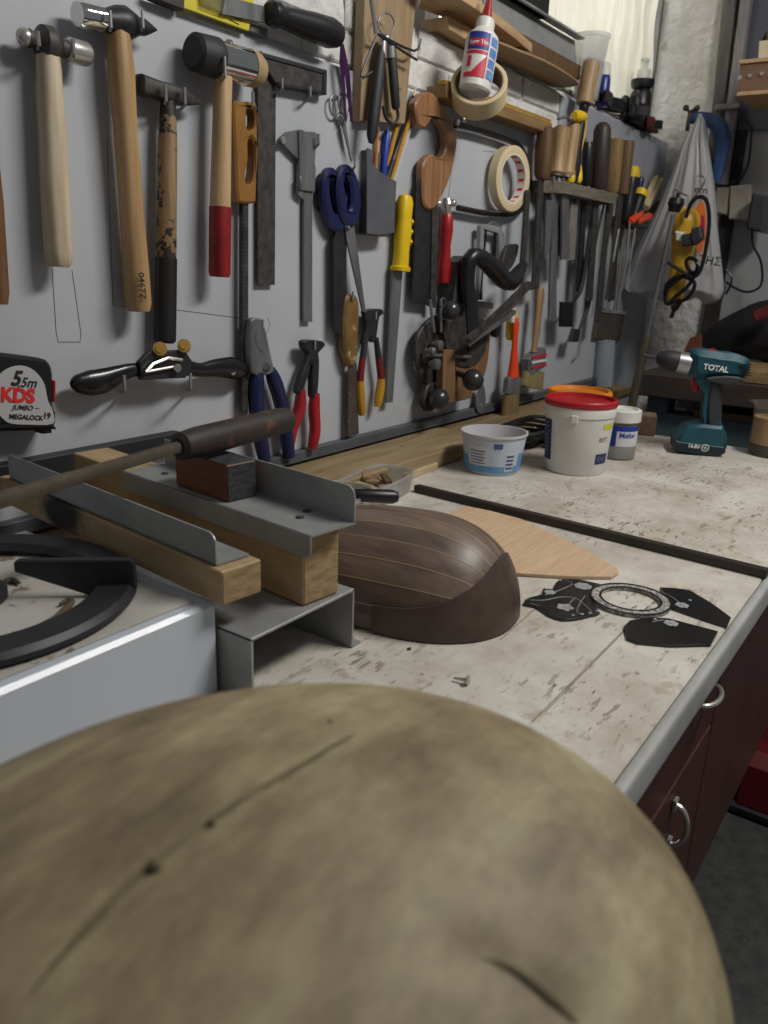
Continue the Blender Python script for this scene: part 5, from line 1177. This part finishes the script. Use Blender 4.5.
# yoghurt pot
pb = HP(497,477,0)+V((.77,.63,0))*.052; k = mpp(pb)
t = thing('yoghurt_pot', 'empty open white pot with blue printed side standing left of the red lidded tub', 'pot', pb)
ra, rb, Hp = 26*k, 33*k, 40*k
M = MB(); M.lathe(pb, pb+V((0,0,Hp)), [(0,.0005),(0,ra*.95),(.04,ra),(.94,rb*.96),(.95,rb),(1,rb),(1,rb*.95),(.94,rb*.93),(.08,ra*.93),(.05,.0005)], n=64, caps=False); bd = M.build('pot', white_cup, parent=t)
pp = math.atan2(-(pb.x), pb.y); rfp = lambda h: ra+(rb*.96-ra)*h/(Hp*.94)
def wp(h0, h1, a0, a1, l=.0005): wrap(M, pb, (0,0,1), 0, h0*k, h1*k, a0, a1, rf=rfp, lift=l)
M = MB(); M.norecalc = True; M.mi = 0; wp(3, 35, pp-1.5, pp+1.5, .0003); M.mi = 1; wp(3, 10, pp-1.5, pp+1.5); wp(10, 18, pp-1.5, pp-.95); wp(10,22,pp+1.0,pp+1.5); M.mi = 2; wp(10, 30, pp-.85, pp-.1, .0008); wp(5, 24, pp+.45, pp+.8, .0008)
M.mi = 3; wp(28, 33, pp+.02, pp+.3, .001)
for i in range(5): wp(12+3*i, 13+3*i, pp-.8, pp-.25-.05*(i % 2), .0012)
for i in range(4): wp(7+4*i, 9.2+4*i, pp+.48, pp+.77, .0012)
M.build('printed_label', [mat('light_print', (178,190,205), (190,198,208), .45), mat('sky_print', (84,140,185), (100,155,195), .45), mat('pale_label', (200,200,205), None, .5), mat('slate_print', (70,80,130), None, .5)], parent=bd)
M = MB(); M.lathe(pb+V((0,0,.0035)), pb+V((0,0,.006)), [(0,ra*.9),(1,ra*.9)], n=32); M.ball(pb+V((.01,.01,.012)), .014, 14, .5); M.build('dried_residue', redl, parent=t, label='red residue in the pot')
# black cables heap behind the pots
M = MB()
for i in range(7):
    c = HP(533,450,0)+V((.05,.03,0)); R_ = .045+.008*i; 
    M.tube([c+V((R_*math.cos(a)*1.1, R_*.6*math.sin(a), .006+.006*i+.004*math.sin(3*a+i))) for a in [2*PI*q/24 for q in range(24)]], .0042, 6, closed=True)
M.build('cable_coil', blackpl, label='coiled black cable lying behind the open pot', cat_='cable')
# scrap sticks
M = MB(); a, b = HP(402,480,0), HP(433,468,0); d = (b-a); M.box((a+b)/2+V((0,0,.0065)), (d.length, .022, .012), ax=d, ay=V((-d.y,d.x,0)), bev=.001); M.build('wooden_offcut', wood('offcut_light', (190,170,130), (172,150,112), st=(.8,8,8)), label='short pale wooden offcut lying left of the open pot', cat_='wood piece')
# trays
def tray(px, py, L_, w_, h, ang, lab, z=0):
    c = HP(px, py, z); t = thing('plastic_tray', lab, 'tray', c); u = V((math.cos(ang), math.sin(ang), 0)); v = V((-u.y, u.x, 0))
    M = MB(); rings = []
    def ring(s, z_): 
        o = []
        for i in range(32):
            a = 2*PI*i/32; o.append(M.bm.verts.new(c+u*sup(math.cos(a), .4)*L_/2*s+v*sup(math.sin(a), .4)*w_/2*s+V((0,0,z_))))
        return o
    R_ = [ring(.85,.001), ring(.95,h*.9), ring(1.02,h*.9), ring(1.02,h), ring(.93,h), ring(.83,.004)]
    for A, B in zip(R_, R_[1:]):
        for i in range(32): M.face([A[i], A[(i+1) % 32], B[(i+1) % 32], B[i]])
    M.face(R_[0][::-1]); M.face(R_[-1]); M.build('tray', mat('cloudy_tray', (190,190,184), (176,176,170), .3, alpha=.42), parent=t)
    return c
c1_ = tray(376,497,.17,.085,.035,.15,'clear plastic tray of odds and ends behind the dark wooden bowl')
for i in range(6):
    M = MB(); c = c1_+V((random.uniform(-.05,.05), random.uniform(-.035,.035), .010+.004*i)); a = random.uniform(0,3)
    M.box(c, (.05,.012,.006), ax=(math.cos(a),math.sin(a),0), ay=(-math.sin(a),math.cos(a),0), bev=.001)
    M.build('wood_scrap', [pine, hw, mat('tan_scrap',(150,120,90),None,.6)][i % 3], label='small wood scrap inside the clear plastic tray', cat_='wood piece', group='scraps in the tray')
c2_ = tray(340,520,.11,.08,.045,.3,'smaller white rimmed tray half hidden behind the tall pine beam')
t = thing('brush', 'black handled brush lying across the clear plastic trays', 'brush', c1_+V((0,0,.036)))
A, B = HP(339,494,.050), HP(398,497,.044); M = MB(); M.lathe(A+(B-A)*.1, B, [(0,.005),(.1,.008),(.4,.010),(.9,.0105),(1,.007)], n=16); M.build('handle', blackpl, parent=t); M = MB(); M.lathe(A, A+(B-A)*.12, [(0,.006),(1,.006)]); M.build('ferrule', steel, parent=t)
# ebony bar
A, B = HP(418,491,0), HP(768,577,0); d = (B-A); A2, B2 = A-d*.0, B+d*.0
n_ = V((-d.y, d.x, 0)).normalized()
M = MB(); M.box((A2+B2)/2+V((0,0,.0065))+n_*(-.0)*0+V((n_.x,n_.y,0))*-.006, (d.length, .013, .012), ax=d, ay=n_, bev=.0008); M.build('wooden_bar', ebony, label='long thin dark wooden bar lying diagonally across the bench', cat_='bar')
# spruce leaf
M = MB(); o = [HP(x,y,.001) for x,y in ((445,518),(465,508),(490,513),(520,521),(555,537),(590,555),(617,571),(618,575),(611,579),(570,579),(520,576),(470,566),(445,548))]
M.plate([[p+V((0,0,.004)) for p in o]], (0,0,1), .004, .0005); M.build('spruce_plate', spruce, label='thin peach coloured pointed wooden plate lying behind the dark bowl', cat_='wooden plate')
# bowl (lute back)
t = thing('instrument_bowl', 'dark walnut ribbed instrument bowl lying face down on the bench', 'instrument bowl', (.71,.47,BZ))
ux = math.radians(101); A_ = V((math.cos(ux), math.sin(ux), 0)); N_ = V((A_.y, -A_.x, 0)); bc = V((.712,.452,BZ+.0015)); ha, hc, b1, b2 = .094, .106, .116, .22
def bowl(u, th, off=0):    # u 0..pi from tail, th 0..pi across
    b = b1 if u < PI/2 else b2
    w = math.sin(u) if u < PI/2 else math.sin(u)**1.25
    cu = -math.cos(u); cu = math.copysign(abs(cu)**.86, cu)
    ww = w**.78 if u < PI/2 else w
    return bc+A_*(b+off)*cu+N_*(ha*ww+off*w)*-math.cos(th)*1+V((0,0,(hc*ww+off)*math.sin(th)**.95))
walnut = [mat('walnut_rib_%s' % 'abc'[i], *c, .42, 0, 10, (8,1.2,8), .05) for i, c in enumerate((((88,72,62),(112,94,82)), ((78,64,56),(102,86,74)), ((96,80,68),(122,104,90))))]
NR = 13; g = .010
for i in range(NR):
    M = MB(); t0_, t1_ = PI*i/NR+g/2, PI*(i+1)/NR-g/2; G = []
    for j in range(31):
        u = .02+(PI-.05)*j/30; G.append([M.bm.verts.new(bowl(u, t0_+(t1_-t0_)*q/4)) for q in range(5)])
        G[-1] += [M.bm.verts.new(bowl(u, t0_+(t1_-t0_)*q/4, -.003)) for q in (4,3,2,1,0)]
    for j in range(30):
        for q in range(10): M.face([G[j][q], G[j][(q+1) % 10], G[j+1][(q+1) % 10], G[j+1][q]])
    M.face(G[0]); M.face(G[-1][::-1]); M.build('rib', walnut[i % 3], parent=t)
for i in range(1, NR):
    M = MB(); th = PI*i/NR; M.tube([bowl(.02+(PI-.05)*j/40, th, -.0004) for j in range(41)], .0008, 5); M.build('inlay_line', mat('pale_purfling', (150,128,100), None, .5), parent=t)
# end clasp
M = MB(); G = []; na = 70
for j in range(na+1):
    ph = -1.62+3.24*j/na      # 0 = tail
    e = .026+.046*math.exp(-(ph/1.0)**2)
    row = []
    for s in range(9):
        z = e*s/8; f = math.sqrt(max(0, 1-(z/(hc*1.06))**2))
        ca, sa = math.cos(ph), math.sin(ph)
        pl = lambda off: bc+A_*(-(b1*f*.72+b1*.28*(1-(z/.25)**2)+off))*sup(ca,.86)+N_*((ha*(f*.9+.1)+off))*sup(-sa,.9)*1+V((0,0,z))
        row.append((pl(.0035), pl(.001)))
    G.append(row)
vo = [[M.bm.verts.new(p[0]) for p in r] for r in G]; vi = [[M.bm.verts.new(p[1]) for p in r] for r in G]
for j in range(na):
    for s in range(8): M.face([vo[j][s], vo[j+1][s], vo[j+1][s+1], vo[j][s+1]]); M.face([vi[j][s+1], vi[j+1][s+1], vi[j+1][s], vi[j][s]])
    M.face([vo[j][8], vo[j+1][8], vi[j+1][8], vi[j][8]]); M.face([vo[j][0], vi[j][0], vi[j+1][0], vo[j+1][0]])
for j in (0, na):
    for s in range(8): M.face([vo[j][s], vo[j][s+1], vi[j][s+1], vi[j][s]])
M.build('end_clasp', mat('walnut_clasp', (82,64,56), (62,48,42), .42, 0, 9, (3,3,3)), parent=t)
# inlaid black rosette piece
def bench_plate(M, px, h, th, bev=.0004, sm=0, holes=()):
    L = [[HP(x,y,h) for x,y in px]]+[[HP(x,y,h) for x,y in q] for q in holes]
    if sm: L = [cat(l, sm) for l in L]
    M.plate(L, (0,0,1), th, bev)
t = thing('soundboard_inlay', 'black inlaid pickguard piece with flowers and an oval rosette ring on the bench', 'inlay', HP(628,605,0))
M = MB(); bench_plate(M, [(524,601),(530,597),(542,594),(543,588),(552,589),(556,582),(563,579),(576,579),(592,582),(602,585),(596,592),(593,603),(600,612),(590,615),(577,618),(562,619),(548,614),(536,606),(525,604)], .0035, .003, .0004, 2); fl = M.build('flower_panel', gloss_b, parent=t)
cR = HP(630,602,0); rx_ = (HP(669,603,0)-HP(592,602,0)).length/2
M = MB(); M.lathe(cR+V((0,0,.0004)), cR+V((0,0,.0046)), [(0,rx_*.74),(0,rx_),(.9,rx_),(1,rx_*.98),(1,rx_*.76),(.9,rx_*.74),(0,rx_*.74)], n=72, caps=False); ring_ = M.build('rosette_ring', mat('speckled_ring', (176,174,168), (104,102,98), .5, scale=260, detail=2, lo=.42, hi=.58), parent=t)
M = MB()
for r in (.99, .75): M.lathe(cR+V((0,0,.0044)), cR+V((0,0,.0052)), [(0,rx_*r-.0012),(1,rx_*r-.0012),(1,rx_*r+.0012),(0,rx_*r+.0012)], n=72, caps=False)
M.build('ring_border', gloss_b, parent=ring_)
M = MB(); bench_plate(M, [(660,587),(676,588),(690,590),(712,603),(731,617),(727,626),(705,619),(685,612),(668,606),(671,599)], .0035, .003, .0004); M.build('upper_wing', gloss_b, parent=t)
M = MB(); bench_plate(M, [(624,626),(630,620),(650,617),(668,618),(680,621),(718,631),(711,644),(670,645),(638,642),(627,638)], .0035, .003, .0004); M.build('lower_wing', gloss_b, parent=t)
M = MB(); pearl = mat('pearl_inlay', (165,168,168), (130,134,136), .35)
def flower(px, py, r, n=5):
    c = HP(px, py, .0037)
    for i in range(n):
        a = 2*PI*i/n; M.ball(c+V((math.cos(a)*r*.6, math.sin(a)*r*.6, 0)), r*.42, 8, .12)
    M.ball(c+V((0,0,.0004)), r*.25, 8, .2)
for x, y, r, n in ((565,607,.010,5),(583,586,.011,7),(550,592,.007,6),(682,605,.008,6),(671,623,.008,6)): flower(x, y, r, n)
for q in ([(530,600),(545,600),(560,597),(575,598),(585,605),(592,612)], [(545,595),(560,590),(572,584),(566,580)], [(575,598),(570,603),(568,612)], [(530,603),(540,606)], [(585,596),(580,603),(577,612),(584,614)], [(662,592),(672,597),(680,603)], [(652,622),(662,620),(670,622)]):
    M.tube([HP(x,y,.0036) for x,y in q], .0005, 5, smooth=4)
for x, y in ((590,613),(582,614),(573,615),(597,611),(560,580),(690,600),(655,619)): M.ball(HP(x,y,.0037), .0022, 8, .3)
M.build('pearl_inlay', pearl, parent=fl)
# screw
t = thing('screw', 'small shiny screw lying on the bench in front of the bowl', 'screw', HP(462,681,0))
A, B = HP(453,678,.003), HP(466,680,.0045); M = MB(); M.lathe(A, B, [(0,.0003),(.2,.0013),(.8,.0016),(1,.0028)], n=10)
M.lathe(B, B+(B-A).normalized()*.0035, [(0,.003),(.4,.0048),(.7,.0048),(1,.0025)], n=16); M.build('screw', steel, parent=t)
M = MB(); bench_plate(M, [(407,648),(411,647),(411,649),(408,650)], .001, .001, 0); M.build('wood_crumb', rosewood, label='tiny dark crumb on the bench beside the bowl rim', cat_='crumb')

# ================================================================ COOKER, JIG
h0 = .091
t = thing('gas_hob', 'white enamelled gas hob with a black pan support, at the left frame edge', 'hob', (.15,.6,BZ))
yf_ = YP(213,690,.452).y; xr_ = .4335
M = MB(); M.box(((-.35+xr_)/2, (.458+.87)/2*1.0-.055, BZ+h0/2), (xr_+.35, .30, h0-.001), bev=.007) if False else M.box(((-.35+xr_)/2, (.474+.760)/2, BZ+h0/2-.0005), (xr_+.35, .760-.474, h0-.002), bev=.0035)
M.build('enamel_body', mat('white_enamel', (176,184,194), (186,193,202), .38, scale=4, coat=.15), parent=t)
M = MB(); M.box(((-.35+xr_)/2-.006, (.486+.752)/2, BZ+h0-.0006), (xr_+.35-.02, .266, .0010)); M.build('dusty_top', mat('dusty_enamel', (186,184,178), (164,160,152), .6, scale=9, spots=(120,104,84), spot_scale=25, spot_lo=.62), parent=t)
gc = HP(-42,588,h0+.012); gr = (HP(132,590,h0+.012)-gc).length; gc.z = BZ+h0
M = MB(); M.lathe(gc+V((0,0,.003)), gc+V((0,0,.012)), [(0,gr*.76),(.3,gr*.75),(1,gr*.78),(1,gr*.97),(.5,gr),(0,gr),(0,gr*.76)], n=72, caps=False)
gm = mat('cast_iron', (24,24,27), (34,34,37), .5, scale=60, bump=.2); M.build('pan_support_ring', gm, parent=t)
M = MB(); p0 = HP(13,561,h0+.034); p1 = HP(134,560,h0+.034); dd_ = (p1-p0).normalized(); side_ = dd_.cross(V((0,0,1)))
if side_.y > 0: side_ = -side_
q = lambda s, z: p0+(p1-p0)*s+V((0,0,z))
P_ = [q(0,-.010), q(0,-.002), q(.03,0), q(.98,0), q(1,-.003), q(1,-.026), q(.97,-.031), q(.62,-.033), q(.55,-.030)]
M.plate([P_], side_, .007, .001); M.build('pan_support_finger', gm, parent=t)
M = MB(); M.lathe(gc+V((0,0,.001)), gc+V((0,0,.014)), [(0,gr*.26),(.5,gr*.26),(.6,gr*.22),(1,gr*.2)], n=40); M.build('burner_cap', gm, parent=t)
for i, q in enumerate(([(40,625),(55,618),(66,608),(72,602),(68,600),(60,604)], [(108,610),(114,608),(118,604),(120,609)], [(4,582),(12,580),(20,583)])):
    M = MB(); M.tube([HP(x,y,h0+.003) for x,y in q], [.0015,.0028,.0028,.0012], 6, smooth=3); M.build('wood_shaving', mat('brown_shaving', (86,70,56), None, .7), label=['long curled brown shaving inside the hob ring','short dark shaving on the hob right of the ring','small shaving at the left end of the hob'][i], cat_='shaving')
# folded steel bracket
t = thing('steel_bracket', 'folded sheet steel bracket open at the front, carrying the tall pine beam', 'bracket', (.5,.55,BZ))
x0_, x1_, y0_, hb = .436, .578, .437, .064
Ly = .26; 
M = MB(); M.box(((x0_+x1_)/2, y0_+Ly/2, BZ+hb-.0015), (x1_-x0_, Ly, .003), bev=.0005); M.box((x0_+.0012, y0_+Ly/2, BZ+hb/2), (.0024, Ly, hb-.002)); M.box((x1_-.0012, y0_+Ly/2, BZ+hb/2), (.0024, Ly, hb-.002)); M.box((x1_+.006, y0_+Ly/2, BZ+.0015), (.014, Ly, .002))
M.build('folded_sheet', sheet, parent=t)
# beams
db = V((.10,.995,0)).normalized(); nbm = V((db.y,-db.x,0))
def beam(c0, w, h, L_, z, lab):
    t = thing('pine_beam', lab, 'beam', V((c0.x, c0.y, z)))
    c = c0+nbm*w/2+db*L_/2; c.z = z+h/2
    M = MB(); M.box(c, (w, L_, h), ax=nbm, ay=db, bev=.0012); b = M.build('beam', pine, parent=t)
    M = MB(); c = c0+nbm*w/2-db*.0002; c.z = z+h/2; M.box(c, (w-.003, .0008, h-.003), ax=nbm, ay=db); M.build('end_grain', pine_end, parent=t)
    return t
zB = BZ+h0+.0008
e1 = HP(222,607,h0); e1b = HP(257,590,h0); w1 = .043; 
hB1 = YP(221,573,e1.y).z-BZ-h0; 
L1 = (.862-e1.y)/db.y
b1t = beam(e1, w1, hB1, L1, zB, 'low pine beam with a scorched patch resting on the white hob')
pm = pine.copy(); pm.name = 'scorched_pine'; nt = pm.node_tree; bs = nt.nodes['Principled BSDF']; src = bs.inputs['Base Color'].links[0].from_socket
sc = db*.265-nbm*.0; sc.z = .020; tcn = nd(nt, 'ShaderNodeTexCoord'); sb = nd(nt, 'ShaderNodeVectorMath', operation='SUBTRACT'); sb.inputs[1].default_value = sc
nz = nd(nt, 'ShaderNodeTexNoise', Scale=45., Detail=4.); nt.links.new(tcn.outputs['Object'], nz.inputs['Vector']); nt.links.new(tcn.outputs['Object'], sb.inputs[0])
s2_ = nd(nt, 'ShaderNodeVectorMath', operation='MULTIPLY'); s2_.inputs[1].default_value = (.6,.55,1.0); nt.links.new(sb.outputs[0], s2_.inputs[0])
ln = nd(nt, 'ShaderNodeVectorMath', operation='LENGTH'); nt.links.new(s2_.outputs[0], ln.inputs[0]); ad = nd(nt, 'ShaderNodeMath', operation='MULTIPLY_ADD'); nt.links.new(nz.outputs[0], ad.inputs[0]); ad.inputs[1].default_value = .022; nt.links.new(ln.outputs['Value'], ad.inputs[2])
rp = nd(nt, 'ShaderNodeValToRGB'); nt.links.new(ad.outputs[0], rp.inputs[0]); rp.color_ramp.elements[0].position = .027; rp.color_ramp.elements[0].color = (1,1,1,1); rp.color_ramp.elements[1].position = .040; rp.color_ramp.elements[1].color = (0,0,0,1)
mx = nd(nt, 'ShaderNodeMix', data_type='RGBA'); nt.links.new(rp.outputs[0], mx.inputs[0]); nt.links.new(src, mx.inputs[6]); mx.inputs[7].default_value = srgb((20,17,15)); nt.links.new(mx.outputs[2], bs.inputs['Base Color'])
b1t.children[0].data.materials[0] = pm
zB2 = BZ+hb+.0008
e2 = HP(303,607,hb); w2 = .046; hB2 = YP(337,518,e2.y+.004).z-zB2
L2_ = (.850-e2.y)/db.y
beam(e2, w2, hB2, L2_, zB2, 'tall pine beam standing on the steel bracket, beside the dark bowl')
# steel angle on beam 1
t = thing('steel_angle', 'long steel angle strip lying on the low scorched beam', 'steel angle', e1)
zt1 = zB+hB1+.0008
M = MB(); s0 = e1+db*.012; Ls = L1-.03; c = s0+nbm*.022+db*Ls/2; c.z = zt1+.0008; M.box(c, (.036, Ls, .0016), ax=nbm, ay=db)
o = [(0,0),(0,.021),(.003,.0255),(.008,.028),(Ls-.005,.028),(Ls,.025),(Ls,0)]
M.plate([[V((0,0,zt1+z))+V((1,0,0))*(s0+nbm*.004+db*s).x+V((0,1,0))*(s0+nbm*.004+db*s).y for s, z in o]], -nbm, .0016, .0002)
M.build('angle_strip', sheet, parent=t)
# z channel on beam 2
t = thing('steel_channel', 'stepped steel channel with a raised rear flange on top of the tall beam', 'steel angle', e2)
zt2 = zB2+hB2+.0008
M = MB(); s0 = e2-db*.017; Ls2 = (HP(125,472,zt2-BZ).y-s0.y)/db.y
c = s0+nbm*(w2/2-.003)+db*Ls2/2; c.z = zt2+.0008; M.box(c, (w2+.010, Ls2, .0016), ax=nbm, ay=db)
def vpl(off, o, th): M.plate([[V(((s0+nbm*off+db*s).x, (s0+nbm*off+db*s).y, zt2+z)) for s, z in o]], -nbm, th, .0002)
vpl(-.0075, [(0,.0016),(0,-.014),(.002,-.018),(.006,-.020),(Ls2,-.020),(Ls2,.0016)], .0016)
vpl(w2+.002, [(0,0),(0,.026),(.002,.032),(.008,.036),(.20,.036),(.20,0)], .0016)
vpl(w2+.002, [(Ls2-.075,0),(Ls2-.075,.030),(Ls2,.030),(Ls2,0)], .0016)
M.build('channel_strip', sheet, parent=t)
M = MB()
for s, o_ in ((.045,.022),(.055,.040),(.26,.02)):
    c = s0+nbm*o_+db*s; c.z = zt2+.0017; M.lathe(c, c+V((0,0,.0018)), [(0,.004),(.6,.004),(1,.002)], n=16)
M.build('screw_head', ironr, parent=t)
# dark block
zk = zt2+.0017; bkc = s0+nbm*.020+db*.170; bkc.z = zk+.019
t_ = MB(); t_.box(bkc, (.036, .086, .037), ax=nbm, ay=db, bev=.001); t_.mi = 1; c = bkc-db*.0433; t_.box(c, (.034,.0008,.035), ax=nbm, ay=db); c = bkc+V((0,0,.0187)); t_.box(c, (.034,.084,.0006), ax=nbm, ay=db)
t_.build('wooden_block', [darkoak, mat('black_end', (34,34,38), (60,60,64), .7, scale=90, stretch=(1,1,3))], label='reddish brown block with a black end sitting on the steel channel', cat_='block')
# rasp with burnt handle
zh = bkc.z+.0185
yh = bkc.y
A = YP(-60,518,.50); 
hb0 = YP(173,446,bkc.y+.0); hb1 = None
def PZ(px, py, z): r = ray(px, py); return CAM+r*((z-CAM.z)/r.z)
hz = zh+.0185
H0 = PZ(178,447,hz); H1 = PZ(288,419,hz)
if True:
    t = thing('rasp', 'old rasp with a charred round wooden handle lying across the dark block', 'rasp', V((H0.x, H0.y, zh)))
    k = mpp(H0)
    M = MB(); M.lathe(H0, H1, [(0,9*k),(.02,14*k),(.15,16*k),(.5,16*k),(.9,15.5*k),(.98,14*k),(1,9*k)], n=18, p=.95); M.build('handle', rosewood, parent=t)
    M = MB(); T0 = PZ(0,500,hz) ; dT = (T0-H0); M.tube([H0, H0+dT*1.25], [.0055,.0065], 8, p=.7); M.build('blade', mat('rusty_rod', (104,96,84), (80,72,62), .6, .5, 40, bump=.3), parent=t)
# dark bar against wall over beam ends
M = MB(); A, B = PZ(-40,470,zt2+.05), None
a_, b2_ = W(-30,470,.01), W(178,437,.01)
M.box(((a_.x+b2_.x)/2, D-.012, (a_.z+b2_.z)/2-.006), (b2_.x-a_.x, .022, .022), bev=.001)
M.build('steel_bar', mat('dark_bar', (50,50,54), (40,40,44), .5, .4), label='dark steel bar against the board behind the far beam ends', cat_='bar')

# ================================================================ GOURD
t = thing('gourd', 'huge rounded greenish brown dried gourd filling the foreground', 'gourd', (.16,.166,BZ))
ga, gb_, gcz, gth = .155, .196, .1013, 1.239
gctr = V((.1605,.1658,BZ+gcz+.0004))
def gourd_mat():
    m = bpy.data.materials.new('gourd_skin'); m.use_nodes = True; nt = m.node_tree; bs = nt.nodes['Principled BSDF']; L = nt.links.new
    tc = nd(nt, 'ShaderNodeTexCoord'); O = tc.outputs['Object']
    mp = nd(nt, 'ShaderNodeMapping'); mp.inputs['Rotation'].default_value = (0,0,-.75); mp.inputs['Scale'].default_value = (.45,1.3,1); L(O, mp.inputs[0])
    n1 = nd(nt, 'ShaderNodeTexNoise', Scale=13., Detail=8., Roughness=.68); L(mp.outputs[0], n1.inputs['Vector'])
    r1 = nd(nt, 'ShaderNodeValToRGB'); L(n1.outputs[0], r1.inputs[0]); e = r1.color_ramp.elements
    e[0].position = .30; e[0].color = srgb((98,84,62)); e[1].position = .72; e[1].color = srgb((190,182,146))
    x = e.new(.45); x.color = srgb((138,122,92)); x = e.new(.56); x.color = srgb((160,148,114))
    n2 = nd(nt, 'ShaderNodeTexNoise', Scale=6., Detail=6.); L(mp.outputs[0], n2.inputs['Vector'])
    r2 = nd(nt, 'ShaderNodeValToRGB'); L(n2.outputs[0], r2.inputs[0]); r2.color_ramp.elements[0].position = .55; r2.color_ramp.elements[1].position = .75
    mx = nd(nt, 'ShaderNodeMix', data_type='RGBA'); L(r2.outputs[0], mx.inputs[0]); L(r1.outputs[0], mx.inputs[6]); mx.inputs[7].default_value = srgb((126,126,68))
    n3 = nd(nt, 'ShaderNodeTexNoise', Scale=42., Detail=8., Roughness=.7); L(O, n3.inputs['Vector'])
    r3 = nd(nt, 'ShaderNodeValToRGB'); L(n3.outputs[0], r3.inputs[0]); r3.color_ramp.elements[0].position = .3; r3.color_ramp.elements[1].position = .7; r3.color_ramp.elements[0].color = (.62,.62,.62,1)
    m2 = nd(nt, 'ShaderNodeMix', data_type='RGBA', blend_type='MULTIPLY'); m2.inputs[0].default_value = 1; L(mx.outputs[2], m2.inputs[6]); L(r3.outputs[0], m2.inputs[7])
    L(m2.outputs[2], bs.inputs['Base Color']); bs.inputs['Roughness'].default_value = .62
    bn = nd(nt, 'ShaderNodeBump', Strength=.35, Distance=.003); L(n1.outputs[0], bn.inputs['Height']); L(bn.outputs[0], bs.inputs['Normal'])
    return m
def ghit(px, py, lift=0):
    r = ray(px, py).normalized(); o = CAM-gctr; ca, sa = math.cos(gth), math.sin(gth)
    f = lambda v: V(((ca*v.x+sa*v.y)/(ga+lift), (-sa*v.x+ca*v.y)/(gb_+lift), v.z/(gcz+lift)))
    a, b = f(r), f(o); A2, B2, C2 = a.dot(a), 2*a.dot(b), b.dot(b)-1; dsc = B2*B2-4*A2*C2
    return CAM+r*((-B2-math.sqrt(max(0, dsc)))/(2*A2))
M = MB(); bm = M.bm; bmesh.ops.create_uvsphere(bm, u_segments=128, v_segments=80, radius=1)
for v in bm.verts:
    x, y, z = v.co; ca, sa = math.cos(gth), math.sin(gth); X, Y, Z = x*ga, y*gb_, z*gcz
    v.co = gctr+V((ca*X-sa*Y, sa*X+ca*Y, Z))
# pressed in seams along the skin
seam_paths = [cat([ghit(x, y) for x, y in ((20,1010),(90,930),(160,862),(230,812),(300,770),(360,735),(430,712))], 12, False), cat([ghit(x, y) for x, y in ((470,955),(510,970),(550,1000),(580,1020))], 8, False)]
for v in bm.verts:
    for sp_, dep, wd in ((seam_paths[0], .0014, .0045), (seam_paths[1], .0035, .007)):
        d_ = min((v.co-p).length for p in sp_[::2])
        if d_ < .03: v.co += (gctr-v.co).normalized()*dep*math.exp(-(d_/wd)**2)
go_ = M.build('skin', gourd_mat(), parent=t)
M = MB()
sp2 = cat([ghit(x, y, -.0026) for x, y in ((20,1010),(90,930),(160,862),(230,812),(300,770),(360,735),(420,714))], 12, False)
M.tube(sp2, [.0016,.0024,.0020,.0024,.0018,.0008], 10); sp3 = cat([ghit(x, y, -.0035) for x, y in ((475,958),(510,970),(550,1000),(590,1040))], 8, False); M.tube(sp3, [.0004,.0016,.0020,.001], 8)
for x, y, r in ((155,865,.0022),(212,822,.0012),(330,722,.0010)): M.ball(ghit(x,y), r, 10)
M.build('dark_seam', mat('seam_dark', (78,72,50), (110,102,72), .8, scale=60), parent=t)
# red object on the floor at right
t = thing('red_toolbox', 'dark red plastic box on the floor beyond the cabinets', 'box', HP(775,800,-.9))
c = HP(790,800,-.9); M = MB(); M.box((c.x+.05, c.y-.02, .09), (.4,.3,.17), bev=.03); M.build('body', mat('dark_red_gloss', (96,10,20), None, .35), parent=t)
M = MB(); M.box((c.x+.05, c.y-.02, .018), (.41,.31,.034), bev=.01); M.build('base', blackpl, parent=t)
M = MB(); M.tube([V((c.x-.05,c.y+.05,.17)), V((c.x-.06,c.y+.06,.28)), V((c.x+.05,c.y+.0,.33)), V((c.x+.12,c.y-.05,.26)), V((c.x+.14,c.y-.06,.17))], .004, 8, smooth=4); M.build('wire_handle', steel, parent=t)

# ================================================================ LIGHT
def area(nm, loc, tgt, sx, sy, power, col):
    l = bpy.data.lights.new(nm, 'AREA'); l.shape = 'RECTANGLE'; l.size = sx; l.size_y = sy; l.energy = power; l.color = col
    o = bpy.data.objects.new(nm, l); SC.collection.objects.link(o); o.location = loc
    o.rotation_euler = (V(tgt)-V(loc)).to_track_quat('-Z', 'Y').to_euler(); return o
area('ceiling_lamp', (1.30,-.45,2.50), (.95,.60,.9), .9, .22, 28, (1.0,.97,.92))
area('window_daylight', (2.35, Yw+.55, BZ+1.35), (2.5,.6,BZ+.9), 1.0, .9, 20, (.96,.98,1.0))
w = bpy.data.worlds.new('room_world'); SC.world = w; w.use_nodes = True
w.node_tree.nodes['Background'].inputs[0].default_value = (.70,.72,.76,1); w.node_tree.nodes['Background'].inputs[1].default_value = .18
SC.view_settings.view_transform = 'Standard'; SC.view_settings.look = 'None'; SC.view_settings.exposure = 0; SC.view_settings.gamma = 1; SC.view_settings.use_curve_mapping = False
